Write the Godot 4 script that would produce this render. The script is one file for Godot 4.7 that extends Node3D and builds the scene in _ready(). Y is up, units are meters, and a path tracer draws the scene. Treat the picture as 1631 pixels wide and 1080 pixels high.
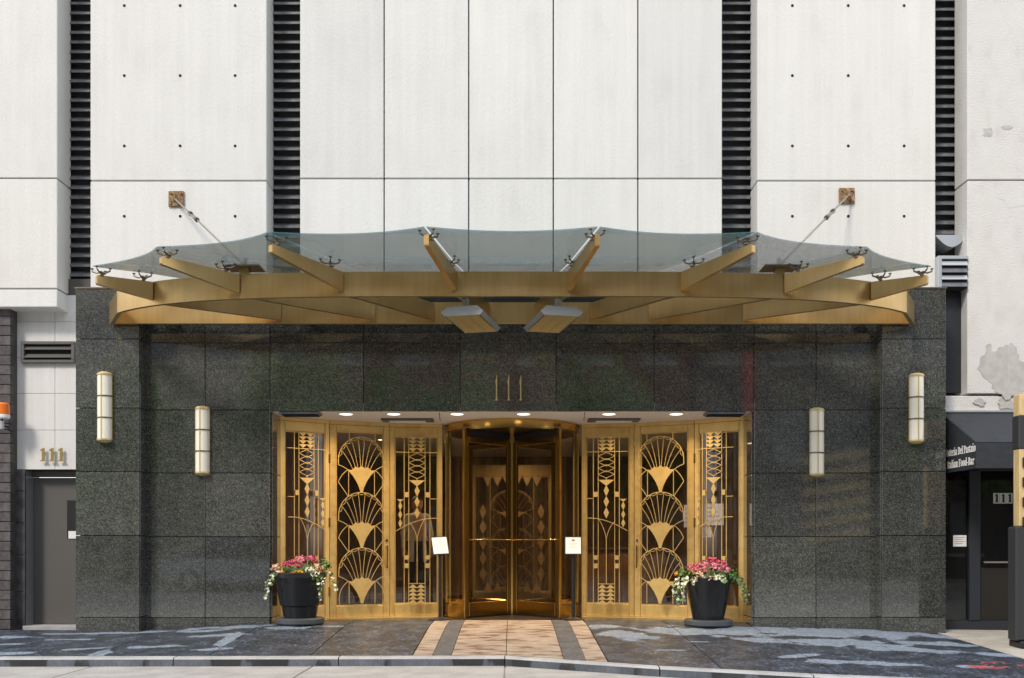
extends Node3D
# Street entrance: dark granite portal, bronze and glass canopy, brass doors.
# Metres; x right, y up, z towards the street. The granite wall stands at z = -0.12, the eye at z = 14.

const EYE := 1.19
const CEIL := 3.115
const MAIN := -0.12
const COL := 0.12
var M := {}
var taken := {}
var rng := RandomNumberGenerator.new()
var cache := {}

# survey of the elevation: a column or row of the drawing, on the plane at depth z, in metres
func sx(px: float, z: float) -> float:
	return (px - 815.5) / 1540.0 * (14.0 - z)
func sy(py: float, z: float) -> float:
	return EYE + (865.0 - py) / 1540.0 * (14.0 - z)
func sp(px: float, py: float, z: float) -> Vector3:
	return Vector3(sx(px, z), sy(py, z), z)

# ---------------------------------------------------------------- nodes
func numbered(called: String) -> String:
	if not taken.has(called):
		taken[called] = 0
		return called
	taken[called] += 1
	return "%s_%03d" % [called, taken[called]]

func tag(o: Node, label: String, category: String, group := "", kind := "") -> void:
	if label: o.set_meta("label", label)
	if category: o.set_meta("category", category)
	if group: o.set_meta("group", group)
	if kind: o.set_meta("kind", kind)

func thing(called: String, label: String, category: String, at := Vector3.ZERO, group := "") -> Node3D:
	var o := Node3D.new()
	o.name = numbered(called)
	add_child(o)
	o.position = at
	tag(o, label, category, group)
	return o

func setting(called: String) -> Node3D:
	var o := Node3D.new()
	o.name = called
	add_child(o)
	o.set_meta("kind", "structure")
	return o

func node(called: String, parent: Node, xf := Transform3D()) -> Node3D:
	var o := Node3D.new()
	o.name = called
	parent.add_child(o, true)
	o.transform = xf
	return o

func put(called: String, mesh: Mesh, m: Material, parent: Node, xf := Transform3D()) -> MeshInstance3D:
	var o := MeshInstance3D.new()
	o.name = called
	o.mesh = mesh
	o.material_override = m
	parent.add_child(o, true)
	o.transform = xf
	return o

func obj(called: String, st: SurfaceTool, m: Material, parent: Node, xf := Transform3D()) -> MeshInstance3D:
	return put(called, st.commit(), m, parent, xf)

func at(x: float, y: float, z: float) -> Transform3D:
	return Transform3D(Basis(), Vector3(x, y, z))

# ---------------------------------------------------------------- shapes
func mb() -> SurfaceTool:
	var st := SurfaceTool.new()
	st.begin(Mesh.PRIMITIVE_TRIANGLES)
	return st

func tri(st: SurfaceTool, a: Vector3, b: Vector3, c: Vector3, hint: Vector3) -> void:
	var n := (b - a).cross(c - a)
	if n.length_squared() < 1e-16:
		return
	n = n.normalized()
	var flip := n.dot(hint) > 0.0
	if not flip: n = -n
	for v in ([a, c, b] if flip else [a, b, c]):
		st.set_normal(n)
		st.add_vertex(v)

func poly(st: SurfaceTool, pts: Array, hint: Vector3) -> void:
	for i in range(1, pts.size() - 1):
		tri(st, pts[0], pts[i], pts[i + 1], hint)

func add_box(st: SurfaceTool, xf: Transform3D, size: Vector3) -> void:
	var h := size / 2.0
	for ax in 3:
		for s in [-1.0, 1.0]:
			var n := Vector3.ZERO
			n[ax] = s
			var u := (ax + 1) % 3
			var w := (ax + 2) % 3
			var q := []
			for k in [[-1, -1], [1, -1], [1, 1], [-1, 1]]:
				var p := Vector3.ZERO
				p[ax] = s * h[ax]
				p[u] = k[0] * h[u]
				p[w] = k[1] * h[w]
				q.append(xf * p)
			poly(st, q, xf.basis * n)

func span(st: SurfaceTool, a: Vector3, b: Vector3) -> void:
	add_box(st, Transform3D(Basis(), (a + b) / 2.0), (b - a).abs())

func add_bevel(st: SurfaceTool, xf: Transform3D, size: Vector3, b: float) -> void:
	var h := size / 2.0
	b = minf(b, minf(h.x, minf(h.y, h.z)) * 0.9)
	var corner := func(s: Vector3, ax: int) -> Vector3:
		var p := Vector3(s.x * (h.x - b), s.y * (h.y - b), s.z * (h.z - b))
		p[ax] = s[ax] * h[ax]
		return xf * p
	for ax in 3:
		var u := (ax + 1) % 3
		var w := (ax + 2) % 3
		for s in [-1.0, 1.0]:
			var q := []
			for k in [[-1, -1], [1, -1], [1, 1], [-1, 1]]:
				var c := Vector3.ZERO
				c[ax] = s; c[u] = k[0]; c[w] = k[1]
				q.append(corner.call(c, ax))
			var n := Vector3.ZERO
			n[ax] = s
			poly(st, q, xf.basis * n)
		for su in [-1.0, 1.0]:
			for sw in [-1.0, 1.0]:
				var c0 := Vector3.ZERO
				c0[ax] = -1; c0[u] = su; c0[w] = sw
				var c1 := c0
				c1[ax] = 1
				var n := Vector3.ZERO
				n[u] = su; n[w] = sw
				poly(st, [corner.call(c0, u), corner.call(c1, u), corner.call(c1, w), corner.call(c0, w)], xf.basis * n)
	for a in [-1.0, 1.0]:
		for bb in [-1.0, 1.0]:
			for c in [-1.0, 1.0]:
				var s := Vector3(a, bb, c)
				tri(st, corner.call(s, 0), corner.call(s, 1), corner.call(s, 2), xf.basis * s)

func bevel(size: Vector3, b := 0.004) -> ArrayMesh:
	var key := "b%.4f,%.4f,%.4f,%.4f" % [size.x, size.y, size.z, b]
	if not cache.has(key):
		var st := mb()
		add_bevel(st, Transform3D(), size, b)
		cache[key] = st.commit()
	return cache[key]

# a bevelled block between two corners, as one part
func block(called: String, a: Vector3, b: Vector3, m: Material, parent: Node, bv := 0.004) -> MeshInstance3D:
	return put(called, bevel((b - a).abs(), bv), m, parent, Transform3D(Basis(), (a + b) / 2.0))

func add_prism(st: SurfaceTool, pts: PackedVector2Array, z0: float, z1: float, xf := Transform3D()) -> void:
	var id := Geometry2D.triangulate_polygon(pts)
	for k in range(0, id.size(), 3):
		for z in [z0, z1]:
			var q := []
			for j in 3:
				var p := pts[id[k + j]]
				q.append(xf * Vector3(p.x, p.y, z))
			tri(st, q[0], q[1], q[2], xf.basis * Vector3(0, 0, 1 if z == maxf(z0, z1) else -1))
	var area := 0.0
	for i in pts.size():
		var a := pts[i]
		var b := pts[(i + 1) % pts.size()]
		area += a.x * b.y - b.x * a.y
	for i in pts.size():
		var p := pts[i]
		var q := pts[(i + 1) % pts.size()]
		var n := Vector3(q.y - p.y, p.x - q.x, 0) * signf(area)
		poly(st, [xf * Vector3(p.x, p.y, z0), xf * Vector3(q.x, q.y, z0), xf * Vector3(q.x, q.y, z1), xf * Vector3(p.x, p.y, z1)], xf.basis * n)

# a flat bar that follows a line in the plane, mitred
func add_strip(st: SurfaceTool, pts: Array, w: float, z0: float, z1: float, closed := false) -> void:
	var n := pts.size()
	var lft := []
	var rgt := []
	for i in n:
		var a: Vector2 = pts[(i - 1 + n) % n] if (closed or i > 0) else pts[i]
		var b: Vector2 = pts[i]
		var c: Vector2 = pts[(i + 1) % n] if (closed or i < n - 1) else pts[i]
		var d0 := (b - a).normalized()
		var d1 := (c - b).normalized()
		if d0 == Vector2.ZERO: d0 = d1
		if d1 == Vector2.ZERO: d1 = d0
		var m := (d0 + d1).normalized()
		if m == Vector2.ZERO: m = d0
		var nn := Vector2(-m.y, m.x)
		var k := minf(1.0 / maxf(0.35, nn.dot(Vector2(-d0.y, d0.x))), 2.5) * w / 2.0
		lft.append(b + nn * k)
		rgt.append(b - nn * k)
	for i in (n if closed else n - 1):
		var j := (i + 1) % n
		var a: Vector2 = lft[i]
		var b: Vector2 = lft[j]
		var c: Vector2 = rgt[j]
		var d: Vector2 = rgt[i]
		for z in [z0, z1]:
			poly(st, [Vector3(a.x, a.y, z), Vector3(b.x, b.y, z), Vector3(c.x, c.y, z), Vector3(d.x, d.y, z)], Vector3(0, 0, 1 if z == z1 else -1))
		var o := a - d
		poly(st, [Vector3(a.x, a.y, z0), Vector3(b.x, b.y, z0), Vector3(b.x, b.y, z1), Vector3(a.x, a.y, z1)], Vector3(o.x, o.y, 0))
		poly(st, [Vector3(d.x, d.y, z0), Vector3(c.x, c.y, z0), Vector3(c.x, c.y, z1), Vector3(d.x, d.y, z1)], Vector3(-o.x, -o.y, 0))
	if not closed:
		for e in [[0, 1], [n - 1, n - 2]]:
			var a: Vector2 = lft[e[0]]
			var d: Vector2 = rgt[e[0]]
			var o: Vector2 = pts[e[0]] - pts[e[1]]
			poly(st, [Vector3(a.x, a.y, z0), Vector3(d.x, d.y, z0), Vector3(d.x, d.y, z1), Vector3(a.x, a.y, z1)], Vector3(o.x, o.y, 0))

# smooth surface of revolution round y; profile of (radius, height)
func add_lathe(st: SurfaceTool, prof: Array, seg := 32, xf := Transform3D(), a0 := 0.0, a1 := TAU) -> void:
	for i in prof.size() - 1:
		var p: Vector2 = prof[i]
		var q: Vector2 = prof[i + 1]
		var d := q - p
		if d.length() < 1e-6: continue
		var nr := Vector2(d.y, -d.x).normalized()
		for k in seg:
			var t0 := a0 + (a1 - a0) * k / seg
			var t1 := a0 + (a1 - a0) * (k + 1) / seg
			var v := []
			for e in [[p, t0], [p, t1], [q, t1], [q, t0]]:
				var r: Vector2 = e[0]
				v.append([Vector3(r.x * sin(e[1]), r.y, r.x * cos(e[1])), Vector3(nr.x * sin(e[1]), nr.y, nr.x * cos(e[1]))])
			var f: Vector3 = (v[1][0] - v[0][0]).cross(v[2][0] - v[0][0]) + (v[2][0] - v[0][0]).cross(v[3][0] - v[0][0])
			var ccw := f.dot(v[0][1] + v[1][1]) > 0.0
			for tr in [[0, 1, 2], [0, 2, 3]]:
				for j in (([tr[0], tr[2], tr[1]]) if ccw else tr):
					st.set_normal((xf.basis * v[j][1]).normalized())
					st.add_vertex(xf * v[j][0])

func add_tube(st: SurfaceTool, pts: Array, r: float, sides := 8, r2 := -1.0) -> void:
	if r2 < 0.0: r2 = r
	var rings := []
	var up := Vector3(0.3, 0.9, 0.31)
	for i in pts.size():
		var d: Vector3 = ((pts[mini(i + 1, pts.size() - 1)] as Vector3) - pts[maxi(i - 1, 0)]).normalized()
		var u := d.cross(up).normalized()
		var w := u.cross(d).normalized()
		var rr := lerpf(r, r2, float(i) / maxi(1, pts.size() - 1))
		var ring := []
		for k in sides:
			var t := TAU * k / sides
			var n := u * cos(t) + w * sin(t)
			ring.append([(pts[i] as Vector3) + n * rr, n])
		rings.append(ring)
	for i in pts.size() - 1:
		for k in sides:
			var j := (k + 1) % sides
			var v := [rings[i][k], rings[i][j], rings[i + 1][j], rings[i + 1][k]]
			var f: Vector3 = (v[1][0] - v[0][0]).cross(v[2][0] - v[0][0])
			var ccw := f.dot(v[0][1] + v[1][1]) > 0.0
			for tr in [[0, 1, 2], [0, 2, 3]]:
				for q in (([tr[0], tr[2], tr[1]]) if ccw else tr):
					st.set_normal(v[q][1])
					st.add_vertex(v[q][0])
	for e in [[0, 1], [pts.size() - 1, pts.size() - 2]]:
		var q := []
		for v in rings[e[0]]: q.append(v[0])
		poly(st, q, (pts[e[0]] as Vector3) - pts[e[1]])

func rod(a: Vector3, b: Vector3, r: float, sides := 8) -> ArrayMesh:
	var st := mb()
	add_tube(st, [a, b], r, sides)
	return st.commit()

# ---------------------------------------------------------------- materials
func lin(c: Color) -> Color:
	return c.linear_to_srgb()

func mat(c: Color, rough := 0.7, metal := 0.0) -> StandardMaterial3D:
	var m := StandardMaterial3D.new()
	m.albedo_color = lin(c)
	m.roughness = rough
	m.metallic = metal
	return m

func pane(c: Color, a: float, rough := 0.02) -> StandardMaterial3D:
	var m := mat(c, rough)
	m.albedo_color.a = a
	m.transparency = BaseMaterial3D.TRANSPARENCY_ALPHA
	return m

func noise(kind: int, freq: float, sd: int, oct := 4) -> FastNoiseLite:
	var n := FastNoiseLite.new()
	n.noise_type = kind
	n.frequency = freq
	n.seed = sd
	n.fractal_octaves = oct
	n.fractal_type = FastNoiseLite.FRACTAL_FBM if oct > 1 else FastNoiseLite.FRACTAL_NONE
	return n

func bytes_of(n: FastNoiseLite, w: int, h: int) -> PackedByteArray:
	var im := n.get_seamless_image(w, h)
	im.convert(Image.FORMAT_L8)
	return im.get_data()

# colour texture from layers: [bytes, [colour stops]] of which the first gives the colour and the rest multiply
func layered(w: int, h: int, base: PackedByteArray, stops: Array, mults := []) -> ImageTexture:
	var lut := []
	for i in 256:
		var t := i / 255.0
		var c: Color = stops[0][1]
		for k in stops.size() - 1:
			if t >= stops[k][0]:
				var u := clampf((t - stops[k][0]) / maxf(1e-4, stops[k + 1][0] - stops[k][0]), 0, 1)
				c = (stops[k][1] as Color).lerp(stops[k + 1][1], u)
		lut.append(c)
	var out := PackedByteArray()
	out.resize(w * h * 3)
	for i in w * h:
		var c: Color = lut[base[i]]
		var f := 1.0
		for m in mults:
			var b: PackedByteArray = m[0]
			f *= lerpf(m[1], m[2], b[i] / 255.0)
		var s := Color(c.r * f, c.g * f, c.b * f).linear_to_srgb()
		out[i * 3] = clampi(int(s.r * 255.0), 0, 255)
		out[i * 3 + 1] = clampi(int(s.g * 255.0), 0, 255)
		out[i * 3 + 2] = clampi(int(s.b * 255.0), 0, 255)
	return ImageTexture.create_from_image(Image.create_from_data(w, h, false, Image.FORMAT_RGB8, out))

func grey(w: int, h: int, b: PackedByteArray, lo: float, hi: float) -> ImageTexture:
	var out := PackedByteArray()
	out.resize(w * h)
	for i in w * h:
		out[i] = int(255.0 * lerpf(lo, hi, b[i] / 255.0))
	return ImageTexture.create_from_image(Image.create_from_data(w, h, false, Image.FORMAT_L8, out))

func tri_mat(tex: Texture2D, scale: Vector3, rough := 0.7, metal := 0.0) -> StandardMaterial3D:
	var m := StandardMaterial3D.new()
	m.albedo_texture = tex
	m.uv1_triplanar = true
	m.uv1_world_triplanar = true
	m.uv1_scale = scale
	m.roughness = rough
	m.metallic = metal
	return m

func materials() -> void:
	var S := 512
	var flake := bytes_of(noise(FastNoiseLite.TYPE_VALUE, 0.28, 11, 2), S, S)
	var cloud := bytes_of(noise(FastNoiseLite.TYPE_SIMPLEX_SMOOTH, 0.008, 5, 4), S, S)
	var fine := bytes_of(noise(FastNoiseLite.TYPE_SIMPLEX, 0.16, 8, 3), S, S)
	var cell := noise(FastNoiseLite.TYPE_CELLULAR, 0.17, 3, 1)
	cell.cellular_return_type = FastNoiseLite.RETURN_CELL_VALUE
	cell.cellular_jitter = 1.0
	var grain := bytes_of(cell, S, S)
	var si := noise(FastNoiseLite.TYPE_SIMPLEX_SMOOTH, 0.045, 15, 3).get_seamless_image(S, 24)
	si.convert(Image.FORMAT_L8)
	si.resize(S, S, Image.INTERPOLATE_CUBIC)
	var streak := si.get_data()
	var gran := layered(S, S, grain, [[0.0, Color(0.034, 0.037, 0.036)], [0.38, Color(0.057, 0.061, 0.058)], [0.62, Color(0.083, 0.088, 0.082)], [0.86, Color(0.115, 0.121, 0.112)], [1.0, Color(0.16, 0.163, 0.15)]], [[flake, 0.75, 1.25], [cloud, 0.88, 1.12]])
	M.granite = tri_mat(gran, Vector3(0.95, 0.95, 0.95), 0.06)
	M.granite.metallic_specular = 0.9
	M.granite.clearcoat_enabled = true
	M.granite.clearcoat = 1.0
	M.granite.clearcoat_roughness = 0.03
	for k in 4:
		var gv: StandardMaterial3D = M.granite.duplicate()
		var f: float = [0.90, 1.0, 0.96, 0.86][k]
		gv.albedo_color = Color(f, f, f * [1.0, 0.98, 1.02, 1.0][k])
		gv.uv1_offset = Vector3(0.23 * k, 0.41 * k, 0.17 * k)
		M["granite%d" % k] = gv
	M.granite_base = tri_mat(gran, Vector3(0.9, 0.9, 0.9), 0.3)
	var conc := layered(S, S, cloud, [[0.0, Color(0.65, 0.645, 0.635)], [0.35, Color(0.685, 0.682, 0.674)], [1.0, Color(0.71, 0.708, 0.70)]], [[fine, 0.985, 1.015], [streak, 0.955, 1.025]])
	M.concrete = tri_mat(conc, Vector3(0.31, 0.17, 0.31), 0.85)
	M.concrete.heightmap_enabled = true
	M.concrete.heightmap_texture = grey(S, S, fine, 0.0, 1.0)
	M.concrete.heightmap_scale = 0.25
	for k in 4:
		var cv: StandardMaterial3D = M.concrete.duplicate()
		var f: float = [1.0, 0.985, 0.965, 0.995][k]
		cv.albedo_color = Color(f, f, f * [1.0, 0.995, 1.0, 0.99][k])
		cv.uv1_offset = Vector3(0.31 * k, 0.27 * k, 0.0)
		M["concrete%d" % k] = cv
	var warm := layered(S, S, cloud, [[0.0, Color(0.57, 0.555, 0.53)], [0.35, Color(0.63, 0.62, 0.60)], [1.0, Color(0.665, 0.66, 0.645)]], [[fine, 0.97, 1.03]])
	M.stucco = tri_mat(warm, Vector3(0.5, 0.37, 0.5), 0.9)
	M.stucco.heightmap_enabled = true
	M.stucco.heightmap_texture = grey(S, S, fine, 0.0, 1.0)
	M.stucco.heightmap_scale = 0.7
	var bare := layered(S, S, cloud, [[0.25, Color(0.53, 0.51, 0.49)], [0.75, Color(0.61, 0.595, 0.575)]], [[fine, 0.88, 1.10]])
	M.bare = tri_mat(bare, Vector3(1.3, 1.3, 1.3), 0.95)
	M.bare.heightmap_enabled = true
	M.bare.heightmap_texture = grey(S, S, fine, 0.0, 1.0)
	M.bare.heightmap_scale = 0.8
	var soft := bytes_of(noise(FastNoiseLite.TYPE_SIMPLEX_SMOOTH, 0.006, 51, 1), S, S)
	var brz := layered(S, S, soft, [[0.1, Color(0.51, 0.34, 0.138)], [0.5, Color(0.56, 0.38, 0.16)], [0.9, Color(0.61, 0.43, 0.195)]], [[fine, 0.97, 1.03], [streak, 0.90, 1.08]])
	M.bronze = tri_mat(brz, Vector3(0.5, 0.8, 0.5), 0.30, 0.85)
	var gld := layered(S, S, cloud, [[0.1, Color(0.68, 0.455, 0.165)], [0.5, Color(0.78, 0.55, 0.205)], [0.95, Color(0.81, 0.59, 0.24)]], [[fine, 0.96, 1.04]])
	M.gold = tri_mat(gld, Vector3(1.3, 1.3, 1.3), 0.38, 0.55)
	M.brass = mat(Color(0.66, 0.44, 0.15), 0.16, 1.0)
	M.old_brass = mat(Color(0.46, 0.30, 0.105), 0.18, 1.0)
	M.numeral = mat(Color(0.76, 0.60, 0.28), 0.32, 0.45)
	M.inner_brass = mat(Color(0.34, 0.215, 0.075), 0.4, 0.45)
	M.wall_numeral = mat(Color(0.50, 0.36, 0.13), 0.3, 0.6)
	M.steel = mat(Color(0.42, 0.40, 0.36), 0.35, 0.9)
	M.fitting = mat(Color(0.20, 0.17, 0.13), 0.4, 0.85)
	M.rust = tri_mat(layered(S, S, cloud, [[0.2, Color(0.17, 0.085, 0.035)], [0.6, Color(0.30, 0.19, 0.10)], [0.9, Color(0.42, 0.31, 0.20)]], [[fine, 0.7, 1.3]]), Vector3(4, 4, 4), 0.85, 0.1)
	M.galv = mat(Color(0.5, 0.53, 0.56), 0.4, 0.6)
	M.dark = mat(Color(0.012, 0.012, 0.013), 0.8)
	M.black = mat(Color(0.012, 0.013, 0.015), 0.45)
	M.slat = tri_mat(layered(S, S, cloud, [[0.2, Color(0.10, 0.105, 0.115)], [0.8, Color(0.16, 0.17, 0.185)]], [[fine, 0.8, 1.2]]), Vector3(1.7, 1.7, 1.7), 0.5)
	M.joint = mat(Color(0.09, 0.085, 0.08), 0.95)
	M.ceiling = mat(Color(0.84, 0.80, 0.74), 0.85)
	M.glass = pane(Color(0.03, 0.022, 0.012), 0.07)
	M.shop_glass = pane(Color(0.008, 0.009, 0.01), 0.55)
	M.drum_glass = pane(Color(0.03, 0.022, 0.012), 0.12)
	M.sheet = pane(Color(0.10, 0.255, 0.31), 0.46, 0.03)
	M.wet_sheet = pane(Color(0.42, 0.50, 0.56), 0.5, 0.06)
	var drops := bytes_of(cell, S, S)
	M.wet_sheet.albedo_texture = layered(S, S, drops, [[0.0, Color(0.25, 0.3, 0.35)], [0.5, Color(0.6, 0.7, 0.78)], [1.0, Color(1, 1, 1)]])
	M.wet_sheet.uv1_triplanar = true
	M.wet_sheet.uv1_world_triplanar = true
	M.wet_sheet.uv1_scale = Vector3(0.45, 0.45, 0.45)
	M.opal = mat(Color(0.90, 0.87, 0.76), 0.12)
	M.white = mat(Color(0.8, 0.8, 0.79), 0.6)
	M.paper = mat(Color(0.82, 0.82, 0.84), 0.7)
	M.ink = mat(Color(0.25, 0.22, 0.24), 0.8)
	M.red_ink = mat(Color(0.42, 0.09, 0.07), 0.8)
	M.service = mat(Color(0.105, 0.10, 0.098), 0.5)
	M.navy = mat(Color(0.02, 0.024, 0.032), 0.45)
	M.awning = tri_mat(layered(S, S, fine, [[0.2, Color(0.020, 0.024, 0.031)], [0.8, Color(0.034, 0.040, 0.050)]], [[cloud, 0.8, 1.2]]), Vector3(1.5, 1.5, 1.5), 0.75)
	M.tile = tri_mat(layered(S, S, cloud, [[0.2, Color(0.05, 0.049, 0.05)], [0.8, Color(0.10, 0.098, 0.10)]], [[fine, 0.85, 1.15]]), Vector3(1.1, 1.1, 1.1), 0.42)
	M.brick = tri_mat(layered(S, S, cloud, [[0.2, Color(0.075, 0.066, 0.068)], [0.8, Color(0.12, 0.108, 0.11)]], [[fine, 0.8, 1.2]]), Vector3(1.7, 1.7, 1.7), 0.8)
	M.brick2 = tri_mat(layered(S, S, cloud, [[0.2, Color(0.055, 0.05, 0.053)], [0.8, Color(0.10, 0.09, 0.093)]], [[fine, 0.8, 1.2]]), Vector3(1.9, 1.9, 1.9), 0.8)
	M.orange = mat(Color(0.75, 0.17, 0.02), 0.3)
	M.pot = mat(Color(0.014, 0.015, 0.017), 0.2)
	M.saucer = mat(Color(0.07, 0.078, 0.09), 0.5)
	M.soil = mat(Color(0.02, 0.015, 0.01), 0.95)
	M.wood_dark = tri_mat(layered(S, S, cloud, [[0.2, Color(0.10, 0.05, 0.022)], [0.8, Color(0.17, 0.095, 0.045)]], [[fine, 0.8, 1.2]]), Vector3(1.2, 0.35, 1.2), 0.4)
	M.lobby_floor = mat(Color(0.06, 0.045, 0.032), 0.25)
	M.pine = tri_mat(layered(S, S, cloud, [[0.2, Color(0.56, 0.40, 0.18)], [0.8, Color(0.72, 0.55, 0.29)]], [[fine, 0.9, 1.1]]), Vector3(3, 0.5, 3), 0.6)
	M.tarp = mat(Color(0.03, 0.032, 0.036), 0.6)
	var stain := bytes_of(noise(FastNoiseLite.TYPE_SIMPLEX, 0.022, 77, 5), S, S)
	M.peach_stone = tri_mat(layered(S, S, stain, [[0.20, Color(0.17, 0.105, 0.07)], [0.31, Color(0.27, 0.185, 0.135)], [0.40, Color(0.375, 0.30, 0.245)], [1.0, Color(0.45, 0.375, 0.315)]], [[grain, 0.80, 1.18]]), Vector3(0.13, 0.3, 0.36), 0.5)
	M.grey_stone = tri_mat(layered(S, S, grain, [[0.0, Color(0.07, 0.078, 0.09)], [0.5, Color(0.11, 0.12, 0.135)], [1.0, Color(0.18, 0.19, 0.21)]], [[cloud, 0.7, 1.2]]), Vector3(0.55, 0.55, 0.55), 0.45)
	var st := layered(S, S, cloud, [[0.2, Color(0.36, 0.35, 0.335)], [0.8, Color(0.46, 0.45, 0.435)]], [[fine, 0.8, 1.15], [flake, 0.92, 1.06]])
	M.gutter = tri_mat(st, Vector3(0.4, 0.4, 0.4), 0.7)
	M.street = tri_mat(st, Vector3(0.27, 0.27, 0.27), 0.75)
	M.apron = tri_mat(layered(S, S, cloud, [[0.2, Color(0.40, 0.37, 0.32)], [0.8, Color(0.50, 0.47, 0.42)]], [[fine, 0.85, 1.1]]), Vector3(0.5, 0.5, 0.5), 0.8)
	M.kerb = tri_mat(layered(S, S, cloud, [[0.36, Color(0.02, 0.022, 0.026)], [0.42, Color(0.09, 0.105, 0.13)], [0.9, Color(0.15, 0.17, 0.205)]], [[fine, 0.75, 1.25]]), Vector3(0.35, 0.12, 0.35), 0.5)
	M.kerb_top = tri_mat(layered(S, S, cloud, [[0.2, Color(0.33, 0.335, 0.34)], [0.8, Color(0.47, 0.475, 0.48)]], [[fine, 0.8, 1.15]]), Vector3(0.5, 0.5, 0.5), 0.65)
	sidewalk_material(fine)

# dark aggregate paving, wet in places: the drying patches have their own outlines
func sidewalk_material(_fine: PackedByteArray) -> void:
	var W := 2048
	var H := 820
	var warp := noise(FastNoiseLite.TYPE_SIMPLEX_SMOOTH, 0.02, 21, 4)
	warp.offset = Vector3(7, 3, 0)
	var iw := warp.get_image(W, H)
	iw.convert(Image.FORMAT_L8)
	var bw := iw.get_data()
	var speck := noise(FastNoiseLite.TYPE_VALUE, 0.45, 31, 1).get_image(W, H)
	speck.convert(Image.FORMAT_L8)
	var bs := speck.get_data()
	# centre x, z, half length, half width, turn in degrees
	var dry := [[-6.1, 2.2, .34, .10, 12], [-5.45, 1.85, .26, .08, 10], [-5.02, 2.2, .10, .42, 4], [-4.55, 1.75, .42, .09, 6], [-3.95, 0.85, .34, .12, 8], [-3.72, 2.0, .28, .09, 12],
		[-4.25, 0.42, .40, .10, 5], [-4.0, 0.12, .7, .16, 0], [-5.6, 0.3, .9, .10, 3], [-6.9, 0.7, .5, .12, 5], [-6.6, 1.4, .35, .07, 8], [-5.9, .95, .3, .06, 5], [-7.3, 2.3, .5, .12, 8], [-3.2, 0.3, .35, .12, 0], [-3.75, 1.2, .12, .5, 0], [-2.55, .12, .22, .05, 0],
		[4.4, 0.35, 1.9, .55, 0], [2.7, 0.55, 1.0, .38, -4], [4.2, 1.35, .9, .34, -12], [5.0, 1.9, .75, .18, -16], [1.55, .9, .34, .5, 20], [1.3, .1, .25, .18, 0], [3.4, 2.5, .32, .12, 30], [3.9, 2.9, .6, .14, -12], [5.6, 1.3, .6, .20, -8], [2.0, 2.2, .2, .06, 0], [2.45, 1.5, .16, .05, 0], [5.2, 3.1, .2, .08, 0], [6.0, 2.2, .5, .14, -14], [3.3, 1.25, .5, .2, -8]]
	var mask := PackedFloat32Array()
	mask.resize(W * H)
	for e in dry:
		var c := cos(deg_to_rad(e[4]))
		var s := sin(deg_to_rad(e[4]))
		var big := maxf(e[2], e[3]) * 1.7
		for py in range(maxi(0, int((e[1] - big + 1.5) * 102.4)), mini(H, int((e[1] + big + 1.5) * 102.4) + 1)):
			for px in range(maxi(0, int((e[0] - big + 10.0) * 102.4)), mini(W, int((e[0] + big + 10.0) * 102.4) + 1)):
				var dx: float = px / 102.4 - 10.0 - e[0]
				var dz: float = py / 102.4 - 1.5 - e[1]
				var u: float = (dx * c - dz * s) / e[2]
				var v: float = (dx * s + dz * c) / e[3]
				var f := 1.0 - sqrt(u * u + v * v)
				var i := py * W + px
				mask[i] = maxf(mask[i], f + 0.9)
	var rgb := PackedByteArray()
	rgb.resize(W * H * 3)
	var rgh := PackedByteArray()
	rgh.resize(W * H)
	for i in W * H:
		var wv := bw[i] / 255.0
		var k := smoothstep(0.80, 1.06, mask[i] + (wv - 0.5) * 1.25)
		var sp_ := bs[i] / 255.0
		var g := 0.72 + 0.5 * sp_ + (1.6 * smoothstep(0.70, 0.86, sp_) * (1.0 - 0.8 * k))
		var x := (i % W) / 102.4 - 10.0
		var z := (i / W) / 102.4 - 1.5
		var base := Color(0.034, 0.041, 0.055).lerp(Color(0.058, 0.072, 0.100), smoothstep(0.35, 0.65, wv))
		var c := base.lerp(Color(0.22, 0.27, 0.345), k * (0.82 + 0.18 * wv))
		if absf(x - 5.75) < 0.6 and absf(z - 3.0) < 0.22 and wv + sp_ * 0.5 > 0.86:
			c = Color(0.45, 0.05, 0.045)
		var o := Color(c.r * g, c.g * g, c.b * g).linear_to_srgb()
		rgb[i * 3] = clampi(int(o.r * 255), 0, 255)
		rgb[i * 3 + 1] = clampi(int(o.g * 255), 0, 255)
		rgb[i * 3 + 2] = clampi(int(o.b * 255), 0, 255)
		rgh[i] = int(255 * clampf(lerpf(0.34 + 0.16 * sp_, 0.75, k), 0, 1))
	var m := StandardMaterial3D.new()
	m.albedo_texture = ImageTexture.create_from_image(Image.create_from_data(W, H, false, Image.FORMAT_RGB8, rgb))
	m.roughness_texture = ImageTexture.create_from_image(Image.create_from_data(W, H, false, Image.FORMAT_L8, rgh))
	m.roughness = 1.0
	M.paving = m

# ---------------------------------------------------------------- ground
func table(t: Array, x: float) -> float:
	if x <= t[0][0]: return t[0][1]
	for i in t.size() - 1:
		if x <= t[i + 1][0]:
			return lerpf(t[i][1], t[i + 1][1], (x - t[i][0]) / (t[i + 1][0] - t[i][0]))
	return t[-1][1]

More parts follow.
